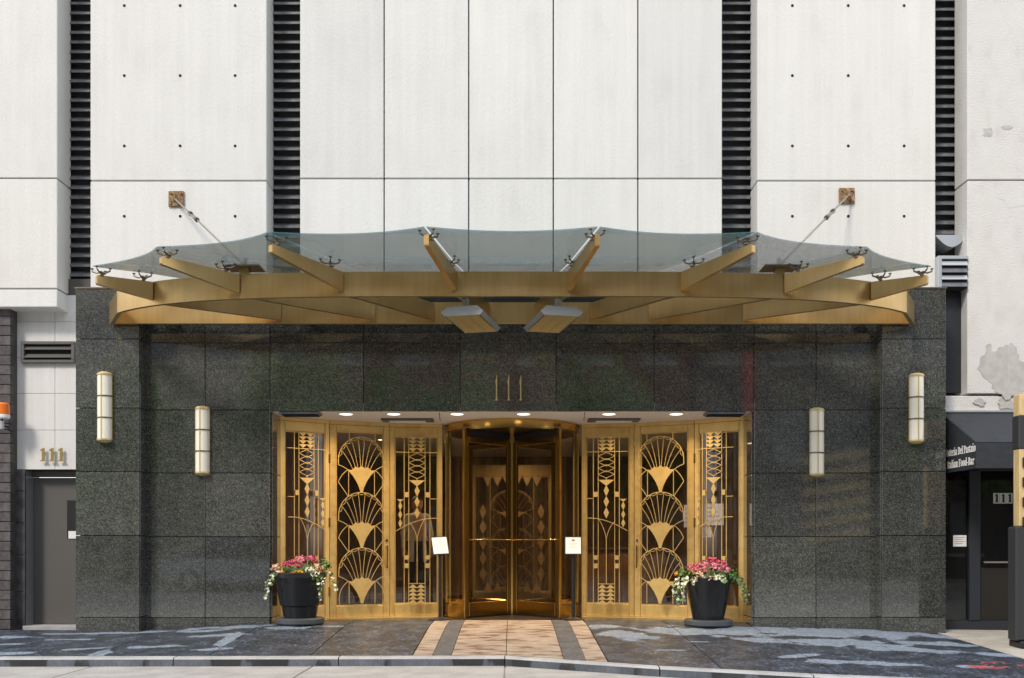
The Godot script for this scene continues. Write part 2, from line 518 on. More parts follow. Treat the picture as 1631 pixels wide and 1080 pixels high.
func kerb_z(x: float) -> float:
	return table([[-9.5, 2.56], [-0.08, 2.6], [1.65, 3.42], [3.2, 3.76], [6.0, 4.3], [9.5, 4.8]], x)
func kerb_y(x: float) -> float:
	return table([[-9.5, -.178], [-0.08, -.157], [1.65, -.175], [3.2, -.215], [6.0, -.26], [9.5, -.30]], x)
func wall_y(x: float) -> float:
	return table([[-9.5, -.07], [-6.3, -.08], [-5.4, -.072], [-4.46, -.025], [-3.5, .015], [-2, 0], [2, 0], [3.5, -.03], [5.3, -.07], [6.3, -.10], [9.5, -.14]], x)
func ground(x: float, z: float) -> float:
	if z < 0.0:
		return lerpf(wall_y(x), 0.0, smoothstep(0.0, -0.6, z)) if absf(x) < 3.6 else wall_y(x)
	return lerpf(wall_y(x), kerb_y(x), z / kerb_z(x))

# one slab of paving: its top follows the ground; z1 < 0 marks "up to the kerb"
func slab(called: String, x0: float, x1: float, z0: float, z1: float, m: Material, parent: Node, lift := 0.0, to_kerb := false) -> void:
	var st := mb()
	var nx := maxi(2, int((x1 - x0) / 0.3))
	var nz := 10
	var pt := func(i: int, j: int) -> Vector3:
		var x := lerpf(x0, x1, float(i) / nx)
		var e := (kerb_z(x) - 0.156) if to_kerb else z1
		var z := lerpf(z0, e, float(j) / nz)
		return Vector3(x, ground(x, z) + lift, z)
	var quad := func(q: Array, n: Vector3) -> void:
		var f: Vector3 = (q[1] - q[0]).cross(q[2] - q[0])
		var order := [0, 2, 1, 0, 3, 2] if f.dot(n) > 0.0 else [0, 1, 2, 0, 2, 3]
		for k in order:
			st.set_normal(n)
			st.set_uv(Vector2((q[k].x + 10.0) / 20.0, (q[k].z + 1.5) / 8.0078))
			st.add_vertex(q[k])
	for i in nx:
		for j in nz:
			quad.call([pt.call(i, j), pt.call(i + 1, j), pt.call(i + 1, j + 1), pt.call(i, j + 1)], Vector3.UP)
	var dn := Vector3(0, -0.05, 0)
	for i in nx:
		for j in [0, nz]:
			var a: Vector3 = pt.call(i, j)
			var b: Vector3 = pt.call(i + 1, j)
			quad.call([a, b, b + dn, a + dn], Vector3(0, 0, 1 if j else -1))
	for j in nz:
		for i in [0, nx]:
			var a: Vector3 = pt.call(i, j)
			var b: Vector3 = pt.call(i, j + 1)
			quad.call([a, b, b + dn, a + dn], Vector3(1 if i else -1, 0, 0))
	obj(called, st, m, parent)

func build_ground() -> void:
	# street: one sheet to the far side and along the street both ways
	var st := mb()
	var xs := [-90.0, -40.0, -20.0, -9.5, -6, -3, -0.08, 1.65, 3.2, 6.0, 9.5, 20.0, 40.0, 90.0]
	for i in xs.size() - 1:
		for e in [[0.0, 3.0], [3.0, 14.2]]:
			var q := []
			for k in [[i, 0], [i + 1, 0], [i + 1, 1], [i, 1]]:
				var x: float = xs[k[0]]
				var off: float = e[k[1]]
				var z := kerb_z(x) - 0.3 + off if off < 10.0 else 16.6
				q.append(Vector3(x, kerb_y(x) - 0.112 if off < 3.0 else lerpf(kerb_y(x), -0.2, 0.5) - 0.1, z))
			poly(st, q, Vector3.UP)
	var street := obj("street", st, M.street, self)
	street.set_meta("kind", "structure")
	var sub := mb()
	add_box(sub, at(0, -0.75, 0), Vector3(200, 0.5, 200))
	obj("ground", sub, M.joint, self).set_meta("kind", "structure")
	# the far pavement behind the viewer
	var far := mb()
	add_box(far, at(0, -0.32, 18.8), Vector3(180, 0.36, 4.4))
	obj("far_pavement", far, M.apron, self).set_meta("kind", "structure")
	# gutter slabs
	var gut := setting("gutter")
	var gx := [-10.18, -7.57, -4.96, -2.35, -0.08, 2.6, 5.2, 7.8, 10.4]
	for i in gx.size() - 1:
		var s := mb()
		var n := 8
		for k in n:
			var q := []
			for e in [[k, 0.012], [k + 1, 0.012], [k + 1, 1.9], [k, 1.9]]:
				var x := lerpf(gx[i] + 0.012, gx[i + 1] - 0.012, float(e[0]) / n)
				q.append(Vector3(x, kerb_y(x) - 0.10 + (e[1] - 0.012) * 0.004, kerb_z(x) + e[1]))
			poly(s, q, Vector3.UP)
			poly(s, [q[3], q[2], q[2] + Vector3(0, -0.05, 0), q[3] + Vector3(0, -0.05, 0)], Vector3(0, 0, 1))
			if k == 0: poly(s, [q[0], q[3], q[3] + Vector3(0, -0.05, 0), q[0] + Vector3(0, -0.05, 0)], Vector3(-1, 0, 0))
			if k == n - 1: poly(s, [q[1], q[2], q[2] + Vector3(0, -0.05, 0), q[1] + Vector3(0, -0.05, 0)], Vector3(1, 0, 0))
		obj("gutter_slab", s, M.gutter, gut)
	# kerb stones
	var kerb := setting("kerb")
	var kx := [-10.2, -8.2, -6.1, -4.0, -2.05, -0.085, 1.62, 3.2, 5.2, 7.4, 9.6]
	for i in kx.size() - 1:
		var stone := node("kerb_stone", kerb)
		var top := mb()
		var face := mb()
		var n := 6
		for k in n:
			var p := []
			for e in [k, k + 1]:
				var x := lerpf(kx[i] + 0.006, kx[i + 1] - 0.006, float(e) / n)
				var y := kerb_y(x)
				var z := kerb_z(x)
				p.append([Vector3(x, y + 0.004, z - 0.15), Vector3(x, y, z - 0.028), Vector3(x, y - 0.02, z), Vector3(x, y - 0.17, z + 0.008)])
			poly(top, [p[0][0], p[1][0], p[1][1], p[0][1]], Vector3.UP)
			poly(top, [p[0][1], p[1][1], p[1][2], p[0][2]], Vector3(0, 1, 1))
			poly(face, [p[0][2], p[1][2], p[1][3], p[0][3]], Vector3(0, 0, 1))
			if k == 0: poly(face, [p[0][0], p[0][1], p[0][2], p[0][3]], Vector3(-1, 0, 0))
			if k == n - 1: poly(face, [p[1][0], p[1][1], p[1][2], p[1][3]], Vector3(1, 0, 0))
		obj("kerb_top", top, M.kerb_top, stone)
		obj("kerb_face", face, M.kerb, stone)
	# pavement slabs
	var walk := setting("sidewalk")
	var j := 0.007
	var bed := mb()
	add_box(bed, at(0, -0.40, 0.6), Vector3(22, 0.04, 3.4))
	obj("paving_bed", bed, M.joint, walk)
	var left := [-10.0, -8.9, -7.7, -6.4, -5.02, -3.63, -2.41, -1.19]
	for i in left.size() - 1:
		slab("paving_slab", left[i] + j, left[i + 1] - j, -0.9 if left[i] > -3.7 else -0.1, 9.0, M.paving, walk, 0.0, true)
	var right := [1.095, 2.3, 3.5, 4.75, 6.1]
	for i in right.size() - 1:
		slab("paving_slab", right[i] + j, right[i + 1] - j, -0.9 if right[i] < 3.4 else -0.1, 1.25 - j, M.paving, walk)
		slab("paving_slab", right[i] + j, right[i + 1] - j, 1.25 + j, 9.0, M.paving, walk, 0.0, true)
	for e in [[6.1, 7.4], [7.4, 8.8], [8.8, 10.0]]:
		slab("concrete_slab", e[0] + j, e[1] - j, -0.6, 9.0, M.apron, walk, 0.0, true)
	# stone strips leading to the revolving door
	var path := setting("entrance_path")
	var px := [-1.185, -0.95, -0.725, -0.07, 0.60, 0.85, 1.09]
	for i in px.size() - 1:
		var stone: Material = M.grey_stone if i == 1 or i == 4 else M.peach_stone
		var cuts := [-0.92, 0.3, 1.5, 9.0]
		for k in 3:
			slab("path_stone", px[i] + 0.004, px[i + 1] - 0.004, cuts[k] + 0.003, cuts[k + 1] - 0.003, stone, path, 0.002, k == 2)

# ---------------------------------------------------------------- pale concrete storeys
func louver(parent: Node, x0: float, x1: float, y0: float, y1: float, z: float) -> void:
	var lv := node("louver", parent, at(0, 0, 0))
	var b := mb()
	add_box(b, at((x0 + x1) / 2, (y0 + y1) / 2, z - 0.22), Vector3(x1 - x0, y1 - y0, 0.02))
	obj("louver_back", b, M.service, lv)
	var st := mb()
	add_prism(st, PackedVector2Array([Vector2(-0.09, 0.05), Vector2(-0.085, 0.062), Vector2(0.055, -0.035), Vector2(0.055, -0.065), Vector2(0.045, -0.065), Vector2(0.043, -0.045)]), -(x1 - x0) / 2, (x1 - x0) / 2, Transform3D(Basis(Vector3(0, 0, 1), Vector3(0, 1, 0), Vector3(-1, 0, 0)), Vector3.ZERO))
	var mesh := st.commit()
	var y := y0 + 0.08
	while y < y1:
		put("slat", mesh, M.slat, lv, at((x0 + x1) / 2, y, z - 0.06))
		y += 0.148

func build_concrete() -> void:
	var t := thing("concrete_building", "pale concrete building front with dark louvre slots above the canopy", "building", Vector3(0, 3.5, -0.5))
	var o := -t.position
	var top := 11.0
	var core := mb()
	add_box(core, at(0, 7.8, -3.2), Vector3(19, 8.4, 4.4))
	obj("wall_core", core, M.joint, t, Transform3D(Basis(), o))
	var g := 0.009
	var panel := func(x0: float, x1: float, y0: float, y1: float, z: float, m: Material, thick: float) -> void:
		block("concrete_panel", Vector3(x0 + g, y0 + g, z - thick) + o, Vector3(x1 - g, y1 - g, z) + o, M["concrete%d" % rng.randi_range(0, 3)], t, 0.008)
	# middle bay: five panels wide
	var zc := -0.28
	var yj := sy(284.5, zc)
	for i in 5:
		var x0 := sx(477 + 134.8 * i, zc)
		var x1 := sx(477 + 134.8 * (i + 1), zc)
		panel.call(x0, x1, yj, top, zc, M.concrete, 0.5)
		panel.call(x0, x1, 3.7, yj, zc, M.concrete, 0.5)
	# columns either side, with tie holes
	var zk := -0.35
	var yk := sy(288, zk)
	for e in [[143.0, 425.5, [198.0, 287.0, 374.5]], [1205.5, 1491.0, [1262.0, 1351.0, 1440.0]]]:
		var x0 := sx(e[0], zk)
		var x1 := sx(e[1], zk)
		panel.call(x0, x1, yk, top, zk, M.concrete, 0.42)
		panel.call(x0, x1, 3.7, yk, zk, M.concrete, 0.42)
		for hx in e[2]:
			for hy in [9.0, 120.5, 232.5, 344.5]:
				if absf(hy - 120.5) < 1 and hx == 1440.0: continue
				var st := mb()
				add_lathe(st, [Vector2(0.0, -0.004), Vector2(0.013, -0.004), Vector2(0.017, 0.003), Vector2(0.021, 0.0)], 12, Transform3D(Basis(Vector3.RIGHT, PI / 2), Vector3.ZERO))
				obj("tie_hole", st, M.dark, t, Transform3D(Basis(), sp(hx, hy, zk) + Vector3(0, 0, 0.004) + o))
	# outer column at the left, its foot stops above the service door
	var zl := -0.32
	var xl := sx(92, zl)
	for e in [[sy(460, zl), sy(284, zl)], [sy(284, zl), top], [sy(490, zl), sy(460, zl)]]:
		panel.call(-10.5, xl, e[0], e[1], zl, M.concrete, 0.45)
	for i in 4:
		var lx := [[108.0, 143.0], [433.0, 478.0], [1152.0, 1196.0], [1490.0, 1524.0]]
		var z := -0.72
		louver(t, sx(lx[i][0], z) - 0.04 + o.x, sx(lx[i][1], z) + 0.04 + o.x, (4.2 if i < 3 else sy(374, z)) + o.y, top + o.y, z + o.z)
	# the worn rendered pier at the right
	var s := thing("rendered_wall", "cream rendered wall with flaking paint above the navy awning", "wall", Vector3(7.5, 3.0, -0.4))
	var q := -s.position
	var zr := -0.30
	var xr := sx(1541, zr)
	for e in [[sy(287, zr), top], [sy(628, zr), sy(287, zr)], [sy(662, zr), sy(629, zr)]]:
		block("render_panel", Vector3(xr if e[0] > 3.3 else sx(1500, zr), e[0] + g, zr - 0.42 - (0.0 if e[0] > 3.3 else 0.1)) + q, Vector3(10.5, e[1] - g, zr - (0.0 if e[0] > 3.3 else 0.03)) + q, M.stucco, s, 0.01)
	# areas where the paint has come away
	var blobs := [[1600.0, 590.0, 34.0, 42.0, 1, 0.006], [1575.0, 556.0, 5.0, 9.0, 4, 0.003], [1573.0, 211.0, 8.0, 7.0, 2, 0.004], [1604.0, 203.0, 9.0, 3.2, 3, 0.004], [1612.0, 312.0, 20.0, 16.0, 5, 0.003], [1560.0, 640.0, 9.0, 6.0, 7, -0.026], [1604.0, 642.0, 12.0, 9.0, 8, -0.026]]
	var nz := noise(FastNoiseLite.TYPE_SIMPLEX, 0.55, 4, 5)
	for b in blobs:
		var pts := PackedVector2Array()
		for k in 140:
			var a := TAU * k / 140.0
			var r := 1.0 + 0.62 * nz.get_noise_3d(cos(a) * 1.3, sin(a) * 1.3, b[4] * 9.0)
			pts.append(Vector2(cos(a) * b[2] * r, sin(a) * b[3] * r) * (14.0 - zr) / 1540.0)
		var st := mb()
		add_prism(st, pts, -0.01, b[5], at(0, 0, 0))
		obj("bare_patch", st, M.bare if b[4] != 5 else M.stucco, s, Transform3D(Basis(), sp(b[0], b[1], zr) + q))
	# small things in the slot beside it
	var hood := thing("duct_hood", "small curved galvanised hood under the far right louvre slot", "hood", sp(1516, 386, -0.45))
	var hs := mb()
	var prof := PackedVector2Array()
	for k in 9:
		prof.append(Vector2(lerpf(-0.24, 0.24, k / 8.0), 0.10 - 0.0 * k + (-0.17 * sin(PI * k / 8.0))))
	for k in 9:
		prof.append(Vector2(lerpf(0.24, -0.24, k / 8.0), 0.112))
	add_prism(hs, prof, -0.3, 0.0)
	obj("hood_shell", hs, M.galv, hood)
	var vent := thing("wall_vent", "galvanised louvred vent box above the right granite pier", "vent", sp(1518.5, 434, -0.25))
	block("vent_body", Vector3(-0.19, -0.22, -0.3), Vector3(0.22, 0.20, -0.03), M.dark, vent)
	block("vent_frame", Vector3(-0.225, -0.25, -0.3), Vector3(-0.165, 0.25, 0.0), M.galv, vent, 0.006)
	block("vent_frame", Vector3(-0.165, 0.20, -0.3), Vector3(0.225, 0.25, 0.0), M.galv, vent, 0.006)
	for k in 4:
		put("slat", bevel(Vector3(0.38, 0.085, 0.012), 0.003), M.slat if k % 2 else M.galv, vent, Transform3D(Basis(Vector3.RIGHT, -0.55), Vector3(0.025, 0.14 - k * 0.105, -0.015)))
	var sp_ := thing("steel_panel", "tall dark navy steel panel between the granite pier and cream wall", "panel", sp(1522, 546, -0.5))
	block("panel_sheet", Vector3(-0.2, -0.75, -0.06), Vector3(0.12, 0.76, 0.0), M.navy, sp_)
	block("panel_frame", Vector3(0.124, -0.75, -0.06), Vector3(0.165, 0.76, 0.03), M.saucer, sp_)

# ---------------------------------------------------------------- granite portal
func build_granite() -> void:
	var t := thing("granite_portal", "polished dark speckled granite surround of the brass entrance", "portal")
	var g := 0.005
	var th := 0.05
	var rows := [sy(855, MAIN), sy(753.5, MAIN), sy(653, MAIN), sy(546, MAIN), 4.84]
	var base := sy(984, MAIN)
	var panel := func(x0: float, x1: float, y0: float, y1: float, z: float, m: Material) -> void:
		block("granite_panel", Vector3(x0 + g, y0 + g, z - th), Vector3(x1 - g, y1 - g, z), m if m != M.granite else M["granite%d" % rng.randi_range(0, 3)], t, 0.0025)
	var xe := sx(430, MAIN)
	var cut := [sx(579, MAIN), sx(733, MAIN), sx(886, MAIN), sx(1042, MAIN)]
	var lx := [sx(230, MAIN) - 0.2, sx(326.5, MAIN), xe]
	var rx := [-xe, sx(1300, MAIN), sx(1397, MAIN) + 0.2]
	for side in [lx, rx]:
		for i in 2:
			panel.call(side[i], side[i + 1], -0.25, base, MAIN, M.granite_base)
			var y := base
			for r in rows:
				panel.call(side[i], side[i + 1], y, r, MAIN, M.granite)
				y = r
	var lint := [xe, cut[0], cut[1], cut[2], cut[3], -xe]
	for i in 5:
		panel.call(lint[i], lint[i + 1], CEIL - 0.004, rows[3], MAIN, M.granite)
		panel.call(lint[i], lint[i + 1], rows[3], 4.84, MAIN, M.granite)
	# end piers stand proud
	var pr := [sy(853, COL), sy(751, COL), sy(650, COL), sy(540, COL), sy(460, COL)]
	var pb := sy(983.5, COL)
	for e in [[sx(120, COL), sx(222, COL)], [sx(1404.5, COL), sx(1507, COL)]]:
		panel.call(e[0], e[1], -0.3, pb, COL, M.granite_base)
		var y := pb
		for r in pr:
			panel.call(e[0], e[1], y, r, COL, M.granite)
			y = r
		for k in [0, 1]:
			var x: float = e[k] + (0.0035 if k == 0 else -0.0035)
			var inner: bool = (k == 1) == (e[0] < 0.0)
			var y2 := -0.3
			for r in [pb] + pr:
				block("return_panel", Vector3(x, y2 + g, MAIN + 0.004 if inner else -0.42), Vector3(x + (0.04 if k == 0 else -0.04), r - g, COL - th - 0.002), M.granite, t, 0.002)
				y2 = r
		var cap := mb()
		add_box(cap, at((e[0] + e[1]) / 2, pr[4] + 0.013, -0.14), Vector3(e[1] - e[0] + 0.02, 0.02, 0.54))
		obj("pier_cap", cap, M.fitting, t)
	# door jambs
	for s in [-1.0, 1.0]:
		var y := -0.2
		for r in [base, rows[0], rows[1], CEIL - 0.004]:
			block("jamb_panel", Vector3(s * 3.512, y + g, -0.70), Vector3(s * 3.56, r - g, MAIN - th - 0.003), M.granite, t, 0.002)
			y = r
	# the wall behind the cladding
	for a in [[Vector3(sx(230, MAIN) - 0.3, -0.3, -0.55), Vector3(-3.565, 4.82, MAIN - th - 0.004)], [Vector3(3.565, -0.3, -0.55), Vector3(sx(1397, MAIN) + 0.3, 4.82, MAIN - th - 0.004)], [Vector3(-3.56, CEIL + 0.14, -0.55), Vector3(3.56, 4.82, MAIN - th - 0.004)], [Vector3(sx(120, COL) + 0.046, -0.3, -0.4), Vector3(sx(222, COL) - 0.046, 4.83, COL - th - 0.004)], [Vector3(sx(1404.5, COL) + 0.046, -0.3, -0.4), Vector3(sx(1507, COL) - 0.046, 4.83, COL - th - 0.004)]]:
		var c := mb()
		span(c, a[0], a[1])
		obj("wall_core", c, M.joint, t)

# a slim numeral one, drawn flat: flag, stem and foot
func numeral_mesh(h: float, slim: bool) -> ArrayMesh:
	var st := mb()
	var p: PackedVector2Array
	if slim:
		p = PackedVector2Array([Vector2(-0.055, 0.02), Vector2(-0.055, 0.0), Vector2(0.055, 0.0), Vector2(0.055, 0.02), Vector2(0.028, 0.05), Vector2(0.028, 1.0), Vector2(0.018, 1.0), Vector2(-0.045, 0.72), Vector2(-0.035, 0.64), Vector2(-0.024, 0.6), Vector2(-0.024, 0.05)])
	else:
		p = PackedVector2Array([Vector2(-0.2, 0.07), Vector2(-0.2, 0.0), Vector2(0.2, 0.0), Vector2(0.2, 0.07), Vector2(0.1, 0.1), Vector2(0.1, 1.0), Vector2(0.0, 1.0), Vector2(-0.2, 0.86), Vector2(-0.2, 0.78), Vector2(-0.08, 0.80), Vector2(-0.08, 0.1)])
	for i in p.size(): p[i] *= h
	add_prism(st, p, 0.0, 0.022)
	return st.commit()

func build_numbers() -> void:
	var t := thing("house_number", "slim brass house number 111 on the granite lintel", "number", sp(810, 638, MAIN))
	var m := numeral_mesh(0.375, true)
	for k in 3: put("numeral", m, M.numeral, t, at(-0.176 + k * 0.176, 0, 0.004))
	t = thing("house_number", "brass house number 111 on white tiles above the service door", "number", sp(84, 735, -0.62))
	m = numeral_mesh(0.20, false)
	for k in 3: put("numeral", m, M.wall_numeral, t, at(-0.135 + k * 0.135, 0, 0.012))

# ---------------------------------------------------------------- wall lamps
func build_sconces() -> void:
	var spots := [[168.0, 649.0, COL, "tall opal wall lamp on the left granite pier"], [323.5, 702.5, MAIN, "tall opal wall lamp beside the left planter, right of the pier"], [1300.0, 705.0, MAIN, "tall opal wall lamp between the right planter and right granite pier"], [1458.5, 651.0, COL, "tall opal wall lamp on the right granite pier by the awning"]]
	var proto: Node3D
	for i in 4:
		var s: Array = spots[i]
		var o: Node3D
		if i == 0:
			o = thing("wall_lamp", s[3], "wall lamp", Vector3.ZERO, "opal wall lamps on the granite")
			var r := 0.100
			var back := mb()
			span(back, Vector3(-0.104, -0.47, 0.0), Vector3(0.104, 0.47, 0.018))
			obj("back_plate", back, M.numeral, o)
			var gl := mb()
			add_lathe(gl, [Vector2(r, -0.462), Vector2(r, 0.462)], 24, at(0, 0, 0.019), -PI / 2, PI / 2)
			obj("opal_glass", gl, M.opal, o)
			for y in [-0.155, 0.155]:
				var ring := mb()
				add_lathe(ring, [Vector2(r, y - 0.009), Vector2(r + 0.008, y - 0.009), Vector2(r + 0.008, y + 0.009), Vector2(r, y + 0.009)], 24, at(0, 0, 0.019), -PI / 2, PI / 2)
				obj("band", ring, M.fitting, o)
			for a in [-88.0, 88.0, -6.0]:
				var b := mb()
				span(b, Vector3(-0.008, -0.463, 0.0), Vector3(0.008, 0.463, 0.009))
				obj("rib", b, M.numeral, o, Transform3D(Basis(Vector3.UP, deg_to_rad(a)), Vector3(0, 0, 0.019)) * at(0, 0, r - 0.002))
			for e in [1.0, -1.0]:
				var cap := mb()
				add_lathe(cap, [Vector2(r + 0.010, e * 0.455), Vector2(r + 0.010, e * 0.475), Vector2(0.085, e * 0.495), Vector2(0.04, e * 0.507), Vector2(0.0, e * 0.51)], 24, at(0, 0, 0.019), -PI / 2, PI / 2)
				obj("end_cap", cap, M.numeral, o)
			proto = o
		else:
			o = proto.duplicate()
			o.name = numbered("wall_lamp")
			add_child(o)
			o.set_meta("label", s[3])
		o.position = sp(s[0], s[1], s[2]) + Vector3(0, 0, 0.003)

# ---------------------------------------------------------------- canopy
const CB := 4.31   # underside of the beams
const CT := 4.62   # top of the beams
func arc_z(x: float, a := 5.76, b := 1.59) -> float:
	return 0.2 + b * pow(maxf(0.0, 1.0 - pow(absf(x) / a, 4.0)), 0.6)

# ribs of the left half: where they meet the wall beam, the curved beam and where they end
func ribs() -> Array:
	return [
		{"b": Vector2(-0.35, 0.24), "a": Vector2(-0.72, 1.78), "t": Vector2(-0.985, 2.84), "top": 4.755, "bot": 4.62, "glass": 4.815},
		{"b": Vector2(-1.125, 0.24), "a": Vector2(-2.15, 1.77), "t": Vector2(-2.80, 2.75), "top": 4.665, "bot": 4.56, "glass": 4.785},
		{"b": Vector2(-1.96, 0.24), "a": Vector2(-3.49, 1.655), "t": Vector2(-4.22, 2.36), "top": 4.64, "bot": 4.54, "glass": 4.735},
		{"b": Vector2(-3.30, 0.24), "a": Vector2(-4.72, 1.31), "t": Vector2(-5.24, 1.79), "top": 4.57, "bot": 4.455, "glass": 4.665}]

func rib_mesh(a: Vector2, b: Vector2, prof: Array, th: float) -> ArrayMesh:
	var d := b - a
	var x := Vector3(d.x, 0, d.y).normalized()
	var st := mb()
	var p := PackedVector2Array()
	for e in prof: p.append(Vector2(e[0] * d.length(), e[1]))
	add_prism(st, p, -th / 2, th / 2, Transform3D(Basis(x, Vector3.UP, x.cross(Vector3.UP)), Vector3(a.x, 0, a.y)))
	return st.commit()

func spider_mesh() -> ArrayMesh:
	if cache.has("spider"): return cache["spider"]
	var st := mb()
	add_tube(st, [Vector3(0, -0.10, 0), Vector3(0, -0.035, 0)], 0.022, 8)
	add_bevel(st, at(0, -0.095, 0), Vector3(0.16, 0.014, 0.05), 0.003)
	for s in [[1, 1], [1, -1], [-1, 1], [-1, -1]]:
		var e := Vector3(s[0] * 0.115, -0.035, s[1] * 0.115)
		add_tube(st, [Vector3(0, -0.05, 0), Vector3(s[0] * 0.06, -0.055, s[1] * 0.06), e], 0.012, 6)
		add_tube(st, [e, e + Vector3(0, 0.03, 0)], 0.010, 6)
		add_lathe(st, [Vector2(0.0, -0.014), Vector2(0.024, -0.010), Vector2(0.03, 0.0), Vector2(0.0, 0.0)], 10, at(e.x, 0.0, e.z))
	cache["spider"] = st.commit()
	return cache["spider"]

func sweep(pts: Array, th: float) -> ArrayMesh:
	var st := mb()
	var ring := []
	var last := pts.size() - 1
	for k in pts.size():
		var d: Vector2 = ((pts[mini(k + 1, last)] as Vector2) - pts[maxi(k - 1, 0)]).normalized()
		var n := Vector2(-d.y, d.x)
		ring.append([pts[k], (pts[k] as Vector2) - n * th, n])
	for k in last:
		for f in [[0, 1.0], [1, -1.0]]:
			var idx: int = f[0]
			var q := []
			for e in [[k, CB], [k + 1, CB], [k + 1, CT], [k, CT]]:
				var p: Vector2 = ring[e[0]][idx]
				var n: Vector2 = ring[e[0]][2]
				q.append([Vector3(p.x, e[1], p.y), Vector3(n.x, 0, n.y) * f[1]])
			var face: Vector3 = (q[1][0] - q[0][0]).cross(q[2][0] - q[0][0])
			for j in ([0, 2, 1, 0, 3, 2] if face.dot(q[0][1]) > 0 else [0, 1, 2, 0, 2, 3]):
				st.set_normal(q[j][1])
				st.add_vertex(q[j][0])
		for y in [CB, CT]:
			var a: Vector2 = ring[k][0]
			var b: Vector2 = ring[k + 1][0]
			var c: Vector2 = ring[k + 1][1]
			var d: Vector2 = ring[k][1]
			poly(st, [Vector3(a.x, y, a.y), Vector3(b.x, y, b.y), Vector3(c.x, y, c.y), Vector3(d.x, y, d.y)], Vector3(0, 1 if y == CT else -1, 0))
	for e in [[0, 1], [last, last - 1]]:
		var a: Vector2 = ring[e[0]][0]
		var b: Vector2 = ring[e[0]][1]
		var d: Vector2 = pts[e[0]] - pts[e[1]]
		poly(st, [Vector3(a.x, CB, a.y), Vector3(b.x, CB, b.y), Vector3(b.x, CT, b.y), Vector3(a.x, CT, a.y)], Vector3(d.x, 0, d.y))
	return st.commit()

func build_canopy() -> void:
	var t := thing("entrance_canopy", "bronze and glass canopy with curved beam over the entrance", "canopy", Vector3(0, CB, 0.2))
	var o := Transform3D(Basis(), -t.position)
	var st := mb()
	add_bevel(st, at(0, (CB + CT) / 2, 0.205), Vector3(11.36, CT - CB - 0.006, 0.07), 0.004)
	obj("wall_beam", st, M.bronze, t, o)
	for x in [-5.0, -3.0, -1.0, 1.0, 3.0, 5.0]:
		block("wall_bracket", Vector3(x - 0.06, CB + 0.05, MAIN) + o.origin, Vector3(x + 0.06, CT - 0.06, 0.168) + o.origin, M.fitting, t)
	block("wall_gutter", Vector3(-5.3, 4.635, MAIN + 0.004) + o.origin, Vector3(5.3, 4.86, 0.13) + o.origin, M.black, t)
	# curved beam: one smooth sweep, and a straight piece at each end
	var pts := []
	for k in 121:
		var u := -1.0 + 2.0 * k / 120.0
		var x := 5.35 * sin(u * PI / 2)
		pts.append(Vector2(x, arc_z(x)))
	put("curved_beam", sweep(pts, 0.055), M.bronze, t, o)
	put("beam_end", sweep([Vector2(-5.76, 0.17), Vector2(-5.352, arc_z(5.352) - 0.002)], 0.055), M.bronze, t, o)
	put("beam_end", sweep([Vector2(5.352, arc_z(5.352) - 0.002), Vector2(5.76, 0.17)], 0.055), M.bronze, t, o)
	var lines := []
	for side in [-1.0, 1.0]:
		for r in ribs():
			var f := func(p: Vector2) -> Vector2: return Vector2(p.x * -side if side > 0 else p.x, p.y)
			var b: Vector2 = f.call(r.b)
			var a: Vector2 = f.call(r.a)
			var e: Vector2 = f.call(r.t)
			var dir := (e - a).normalized()
			var lift: float = r.bot
			put("rib", rib_mesh(b, a - dir * 0.065, [[0, CB + 0.05], [1, CB + 0.03], [1, CT - 0.004], [0, CT - 0.024]], 0.058), M.bronze, t, o)
			put("bracket", rib_mesh(a + dir * 0.004, e, [[0, CB + 0.075], [0.02, CB + 0.07], [1.0, lift], [1.012, lift + 0.015], [1.012, r.top - 0.012], [1.0, r.top], [0, CT - 0.008]], 0.062), M.bronze, t, o)
			var dd := atan2(dir.x, dir.y)
			for k in [[0.93, 1], [0.18, 1], [0.35, 0]]:
				var p: Vector2 = a.lerp(e, k[0]) if k[1] else b.lerp(a, k[0])
				var gy: float = lerpf(4.72, r.glass, k[0]) if k[1] else 4.72
				put("glass_fitting", spider_mesh(), M.fitting, t, o * Transform3D(Basis(Vector3.UP, dd).scaled(Vector3(0.72, 1.0, 0.72)), Vector3(p.x, gy - 0.002, p.y)))
			lines.append({"b": b - (a - b).normalized() * 0.12, "a": a, "t": e + dir * 0.06, "g": r.glass})
	# order from left to right
	var row := [lines[3], lines[2], lines[1], lines[0], lines[4], lines[5], lines[6], lines[7]]
	for i in 7:
		glass_sheet(row[i], row[i + 1], t, o, M.wet_sheet if i == 5 else M.sheet)

